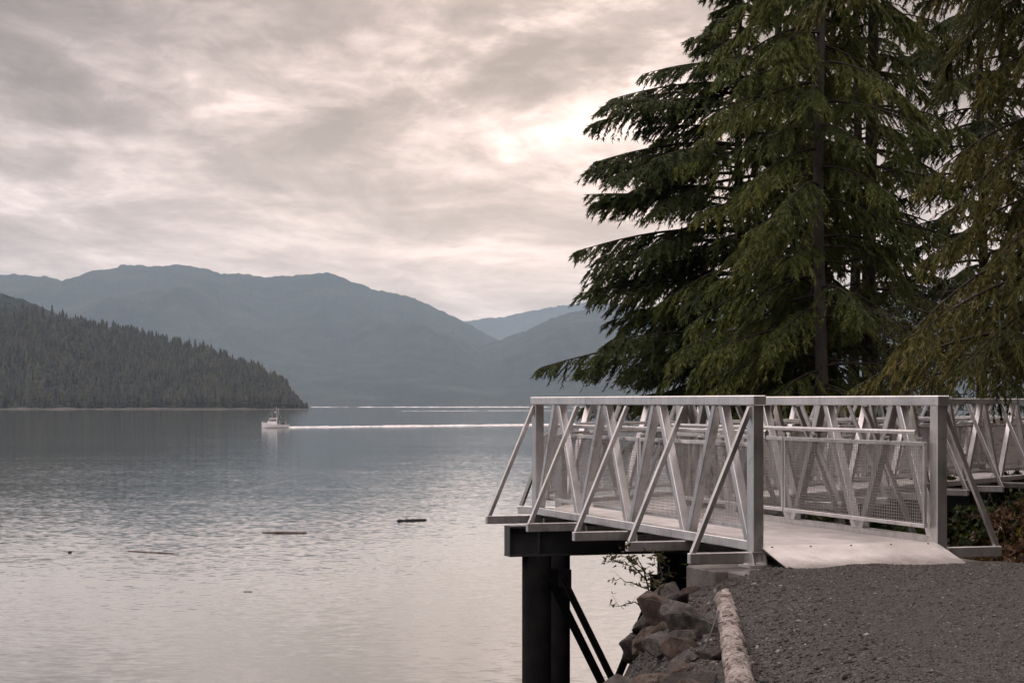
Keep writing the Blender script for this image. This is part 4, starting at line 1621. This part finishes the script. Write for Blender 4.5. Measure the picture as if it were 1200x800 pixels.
# brush behind the landing
bi = 0
br = random.Random(9)
for (pxl, Y, h, kind) in ((1120, 18.4, 1.0, 'd'), (1165, 18.0, 0.9, 'd'), (1200, 19.2, 1.1, 'd'), (1145, 20.4, 1.2, 'd'), (1190, 25.0, 1.0, 'y'), (1185, 18.6, 1.0, 'd'), (1140, 17.9, 0.85, 'd'), (1205, 20.6, 1.15, 'd'), (1170, 21.5, 1.1, 'd'), (1215, 17.6, 1.0, 'd'),
                          (1095, 20.5, 1.0, 'g'), (1060, 19.4, 0.95, 'd'), (1010, 20.2, 0.95, 'g'), (1030, 22.0, 1.0, 'd'), (975, 22.5, 0.95, 'g'), (1130, 24.5, 1.25, 'g'),
                          (1170, 25.5, 1.3, 'g'), (1080, 25.0, 1.1, 'g'), (1215, 24.0, 1.4, 'd'), (1040, 27.0, 1.2, 'g'), (1000, 30.0, 1.4, 'g'), (1100, 30.0, 1.5, 'g'),
                          (1160, 33.0, 1.6, 'g'), (960, 33.0, 1.4, 'g'), (940, 37.5, 1.6, 'g'), (1210, 31.0, 1.7, 'g')):
    lf, tw, nm, lab = {'d': (M_dryleaf, M_twig_dry, "dry_bush", 'dry rust-brown bush behind the gravel landing'),
                       'y': (M_yellowleaf, M_twig, "yellow_bush", 'bush with yellow autumn leaves among the brown brush'),
                       'g': (M_moss, M_twig, "green_bush", 'dark green bush growing in shade under the rear walkway')}[kind]
    bare_sapling(nm, lab, tree_base(pxl, Y), h, 500 + bi, nb=42, r0=0.012, mat=tw, cat='bush', group={'d': 'dry bushes', 'y': None, 'g': 'green bushes'}[kind],
                 leaves=lf, nleaf=1500, lsize=(0.075, 0.026), spread=0.55)
    bi += 1
# pale dry stalks at the right end of the landing
for i in range(14):
    pxl, Y = br.uniform(1100, 1195), br.uniform(16.6, 17.6)
    b = tree_base(pxl, Y)
    root = empty("dry_stalk", b)
    tag(root, 'pale dry weed stalk standing in front of the rust-brown bushes', 'weed', 'dry weed stalks')
    h = br.uniform(0.7, 1.15)
    q = np.linspace(0, 1, 7)
    lx, ly = br.uniform(-.15, .15), br.uniform(-.15, .15)
    P_ = np.stack([lx * q ** 2, ly * q ** 2, h * q - 0.05], -1)
    paths = [(P_, 0.006 * (1 - 0.6 * q))]
    V, Fq = tube_np(paths, 5)
    np_mesh("stem", V, Fq, M_straw, root)
    n = 16
    rgen = np.random.default_rng(700 + i)
    k = rgen.uniform(0.55, 1.0, n)
    B_ = np.stack([np.interp(k, q, P_[:, c]) for c in range(3)], -1)
    V, Fq = leaf_quads(B_, rgen.normal(0, 1, (n, 3)) + np.array([0, 0, -.4]), rgen.normal(0, 1, (n, 3)), rgen.uniform(.03, .09, n), rgen.uniform(.006, .014, n))
    np_mesh("seed_head", V, Fq, M_straw, root)

# moss tuft hanging beside the abutment, dead stick on the rocks
ms = at(824, 676, 17.0)
root = empty("moss_clump", (ms.x, ms.y, gz(ms.x, ms.y) - 0.05))
tag(root, 'green moss clump beside the concrete abutment under the footbridge', 'moss')
rgen = np.random.default_rng(77)
n = 2600
B_ = np.stack([rgen.normal(0, 0.045, n), rgen.normal(0, 0.12, n), rgen.uniform(0, max(0.3, ms.z + 0.2 - gz(ms.x, ms.y)), n)], -1)
V, Fq = leaf_quads(B_, rgen.normal(0, 1, (n, 3)) + np.array([0, 0, -0.6]), rgen.normal(0, 1, (n, 3)), rgen.uniform(.03, .07, n), rgen.uniform(.006, .012, n))
np_mesh("fronds", V, Fq, M_moss, root, attrs={'tint': ('FACE', rgen.uniform(0, 1, n))})
a, b = ground_hit(842, 724), ground_hit(806, 796)
root = empty("dead_stick", a)
tag(root, 'thin grey dead stick lying on the rocks beside the log', 'stick')
q = np.linspace(0, 1, 10)
P_ = np.stack([np.interp(q, [0, 1], [0, (b - a)[k]]) for k in range(3)], -1)
P_[:, 2] += 0.05 + 0.03 * np.sin(q * 6)
P_[:, 0] += 0.03 * np.sin(q * 4)
V, Fq = tube_np([(P_, 0.007 * (1 - 0.5 * q)), (P_[3] + np.array([0.0, 0, 0]) + np.outer(q, [0.22, 0.05, 0.05]), 0.004 * (1 - 0.6 * q))], 6)
np_mesh("branch", V, Fq, M_bark_grey, root)

# ------------------------------------------------------------------ fishing boat and its wake
def sea_at(pxl, pyl):
    Y = EYE * F_PX / (pyl - HOR)
    return Vector(((pxl - 600) / F_PX * Y, Y, 0))


bp = sea_at(323, 501.3)
boat = empty("fishing_boat", bp, R(182))       # local +x is the bow: heads left
tag(boat, 'small white fishing boat with mast heading left and trailing a wake', 'boat')
# hull: stations along x
st = [(-4.1, 1.20, 0.95), (-3.0, 1.35, 0.95), (-1.0, 1.45, 1.0), (1.0, 1.40, 1.15), (2.6, 1.05, 1.40), (3.6, 0.55, 1.62), (4.3, 0.04, 1.80)]
bm = bmesh.new()
rows_ = []
for x, hw, hz in st:
    rows_.append([bm.verts.new((x, s * hw * w_, z)) for s, w_, z in ((-1, 1.0, hz), (-1, 0.92, 0.35), (-1, 0.62, -0.3), (1, 0.62, -0.3), (1, 0.92, 0.35), (1, 1.0, hz))])
for a, b in zip(rows_, rows_[1:]):
    for i in range(5):
        bm.faces.new((a[i], a[i + 1], b[i + 1], b[i]))
    bm.faces.new((a[5], a[0], b[0], b[5]))
bm.faces.new(rows_[0])
bmesh.ops.recalc_face_normals(bm, faces=bm.faces)
build("hull", bm, M_white, boat)
bm = bmesh.new()
for s in (-1, 1):
    for (x, hw, hz), (x2, hw2, hz2) in zip(st, st[1:]):
        beam(bm, (x, s * (hw + .01), hz + .02), (x2, s * (hw2 + .01), hz2 + .02), 0.10, 0.10, bevel=0)
build("gunwale", bm, M_white, boat)
bm = bmesh.new()
prism(bm, [(0.0, 1.0), (3.0, 1.25), (2.4, 1.95), (1.75, 2.95), (-0.35, 2.95), (-0.4, 1.0)], -0.95, 0.95, 'y')
cabin = build("cabin", bm, M_white, boat)
for s in (-1, 1):
    for (x0, x1) in ((-0.2, 0.45), (0.6, 1.25), (1.4, 1.9)):
        bm = bmesh.new()
        prism(bm, [(x0, 2.1), (x1, 2.1), (min(x1, 1.75), 2.65), (x0, 2.65)], s * 0.955 - 0.012, s * 0.955 + 0.012, 'y')
        build("window", bm, M_glass, cabin)
bm = bmesh.new()
beam(bm, (-0.7, 0, 3.0), (2.1, 0, 3.0), 2.2, 0.1, bevel=0.02)
build("roof", bm, M_white, boat)
bm = bmesh.new()
tube(bm, [(-0.2, 0, 3.0), (-0.25, 0, 7.0)], [0.07, 0.035], 8)
mast = build("mast", bm, M_rig, boat)
bm = bmesh.new()
beam(bm, (-0.2, -0.7, 5.3), (-0.2, 0.7, 5.3), 0.06, 0.06, bevel=0)
build("crosstree", bm, M_rig, mast)
bm = bmesh.new()
tube(bm, [(0.15, 0, 4.75), (0.15, 0, 5.05)], [0.32, 0.32], 14)
build("radar", bm, M_white, mast)
for (x, y, z0, z1, dx_) in ((1.2, 0.6, 3.0, 5.6, 0.15), (0.9, -0.6, 3.0, 5.0, 0.2), (-0.5, 0.7, 3.0, 6.4, -0.5), (-0.5, -0.7, 3.0, 6.2, -0.5)):
    bm = bmesh.new()
    tube(bm, [(x, y, z0), (x + dx_, y * 1.2, z1)], [0.028, 0.018], 6)
    build("antenna", bm, M_rig, boat)
bm = bmesh.new()
for s in (-1, 1):
    tube(bm, [(-0.22, 0, 6.6), (-2.6, s * 1.2, 1.0)], 0.015, 5)
tube(bm, [(-0.22, 0, 6.6), (4.0, 0, 1.8)], 0.015, 5)
build("stays", bm, M_rig, boat)
bm = bmesh.new()
prism(bm, [(-3.3, 2.35), (-1.2, 2.55), (-1.2, 2.68), (-2.3, 2.80), (-3.3, 2.5)], -1.0, 1.0, 'y')
cv = build("canopy", bm, M_canvas, boat)
for x in (-3.2, -1.3):
    for s in (-1, 1):
        bm = bmesh.new()
        tube(bm, [(x, s * 0.95, 0.95), (x, s * 0.95, 2.45)], 0.03, 6)
        build("pole", bm, M_rig, cv)
bm = bmesh.new()
tube(bm, [(-2.4, -0.9, 1.35), (-2.4, 0.9, 1.35)], [0.5, 0.5], 14)
build("net_drum", bm, M_trim, boat)
bm = bmesh.new()
for x, z in ((2.8, 1.45), (3.4, 1.6), (4.1, 1.8)):
    for s in (-1, 1):
        hw = np.interp(x, [p_[0] for p_ in st], [p_[1] for p_ in st])
        tube(bm, [(x, s * hw, z), (x, s * hw, z + 0.6)], 0.02, 5)
build("bow_rail", bm, M_rig, boat)


def wake(name, label, x0, y0, x1, y1, w0, w1, hgt, seed, n=700, brk=0.0):
    """low ridge of broken white water between two points on the sea"""
    a, b = sea_at(x0, y0), sea_at(x1, y1)
    d = (b - a)
    d.z = 0
    ln = d.length
    d.normalize()
    s = Vector((-d.y, d.x, 0))
    q = np.linspace(0, 1, n)
    c = 9
    wv = (w0 + (w1 - w0) * q) * (0.55 + 0.9 * fbm(q * ln / 9.0, q * 0, seed, 4))
    if brk:
        wv = wv * np.clip((fbm(q * ln / 60.0, q * 0 + 5, seed + 2, 4) - brk) * 9, 0.02, 1)
    ctr = (fbm(q * ln / 25.0, q * 0 + 2, seed + 5, 3) - .5) * w0 * 0.9
    V = []
    for j in range(c):
        f = (j / (c - 1) - 0.5) * 2
        off = ctr + f * wv
        z = hgt * (1 - f * f) * (0.35 + 1.1 * fbm(q * ln / 3.0, q * 0 + j * 0.7, seed + 8, 4)) * np.clip(wv / w0, 0, 1.2) + 0.02 - 0.05 * abs(f) ** 4
        V.append(np.stack([d.x * ln * q + s.x * off, d.y * ln * q + s.y * off, z], -1))
    V = np.stack(V, 1).reshape(-1, 3)
    o = np_mesh(name, V, grid_faces(n, c), M_foam, smooth=True)
    o.location = a
    tag(o, label, 'wake', kind='stuff')
    return o


wake("boat_wake", 'white foaming wake stretching away behind the small fishing boat', 310, 501.2, 700, 497.0, 0.7, 1.1, 0.32, 11)
wake("distant_foam_line", 'thin pale line of broken water along the far shore', 364, 477.0, 720, 476.9, 7, 7, 0.7, 12, brk=0.28)
wake("distant_foam_line", 'second faint streak of pale water nearer than the far shore line', 470, 481.6, 720, 480.6, 2, 2, 0.15, 13, brk=0.46)


# ------------------------------------------------------------------ driftwood on the water
def drift(label, x0, y0, x1, y1, r_, mat, seed, stub=True):
    a, b = sea_at(x0, y0), sea_at(x1, y1)
    o = (a + b) / 2
    root = empty("driftwood_log", o)
    tag(root, label, 'driftwood')
    q = np.linspace(0, 1, 14)
    rg = np.random.default_rng(seed)
    P_ = np.stack([np.interp(q, [0, 1], [(a - o)[k], (b - o)[k]]) for k in range(3)], -1)
    P_[:, 2] += r_ * 0.25 + rg.normal(0, r_ * 0.12, 14)
    P_[:, 1] += rg.normal(0, r_ * .4, 14)
    rad = r_ * rg.uniform(.75, 1.15, 14)
    rad[0] *= .3
    rad[-1] *= .3
    V, Fq = tube_np([(P_, rad)], 10)
    np_mesh("stem", V, Fq, mat, root, smooth=True)
    if stub:
        k = 4
        g = np.linspace(0, 1, 5)
        V, Fq = tube_np([(P_[k] + np.outer(g, (0.12, 0.1, 0.35)) * (r_ / .12), r_ * .35 * (1 - .6 * g)), (P_[10] + np.outer(g, (-0.1, 0.1, 0.25)) * (r_ / .12), r_ * .3 * (1 - .6 * g))], 6)
        np_mesh("branch_stub", V, Fq, mat, root)


drift('dark wet driftwood log floating nearest the footbridge', 465, 610.5, 500, 609.2, 0.10, M_driftdark, 1)
drift('brown driftwood log floating midway between boat and footbridge', 307, 624.2, 360, 624.6, 0.065, M_drift, 2)
drift('long thin half-sunk driftwood pole furthest from the footbridge', 149, 645.6, 205, 648.6, 0.04, M_drift, 3, False)
drift('short dark stub of driftwood floating alone by itself', 80.5, 647.2, 83.5, 647.2, 0.06, M_driftdark, 4, False)
drift('small dark stick floating on the open pale water', 285, 693.0, 296, 693.0, 0.02, M_driftdark, 5, False)

# ------------------------------------------------------------------ haze: one even volume round everything
hz = bmesh.new()
bmesh.ops.create_cube(hz, size=1.0)
me = bpy.data.meshes.new("haze")
for v in hz.verts:
    v.co = Vector((v.co.x * 34400, v.co.y * 28600 + 11500, -6 if v.co.z < 0 else 1010))
hz.to_mesh(me)
hz.free()
mh, t, out = new_mat("haze_air")
pv = t.new('ShaderNodeVolumePrincipled')
pv.inputs['Color'].default_value = (0.64, 0.84, 1.0, 1)
pv.inputs['Density'].default_value = 0.000043
pv.inputs['Anisotropy'].default_value = 0.0
t.link(pv.outputs[0], out.inputs['Volume'])
ho = link("haze", me, mh)
tag(ho, kind='stuff')
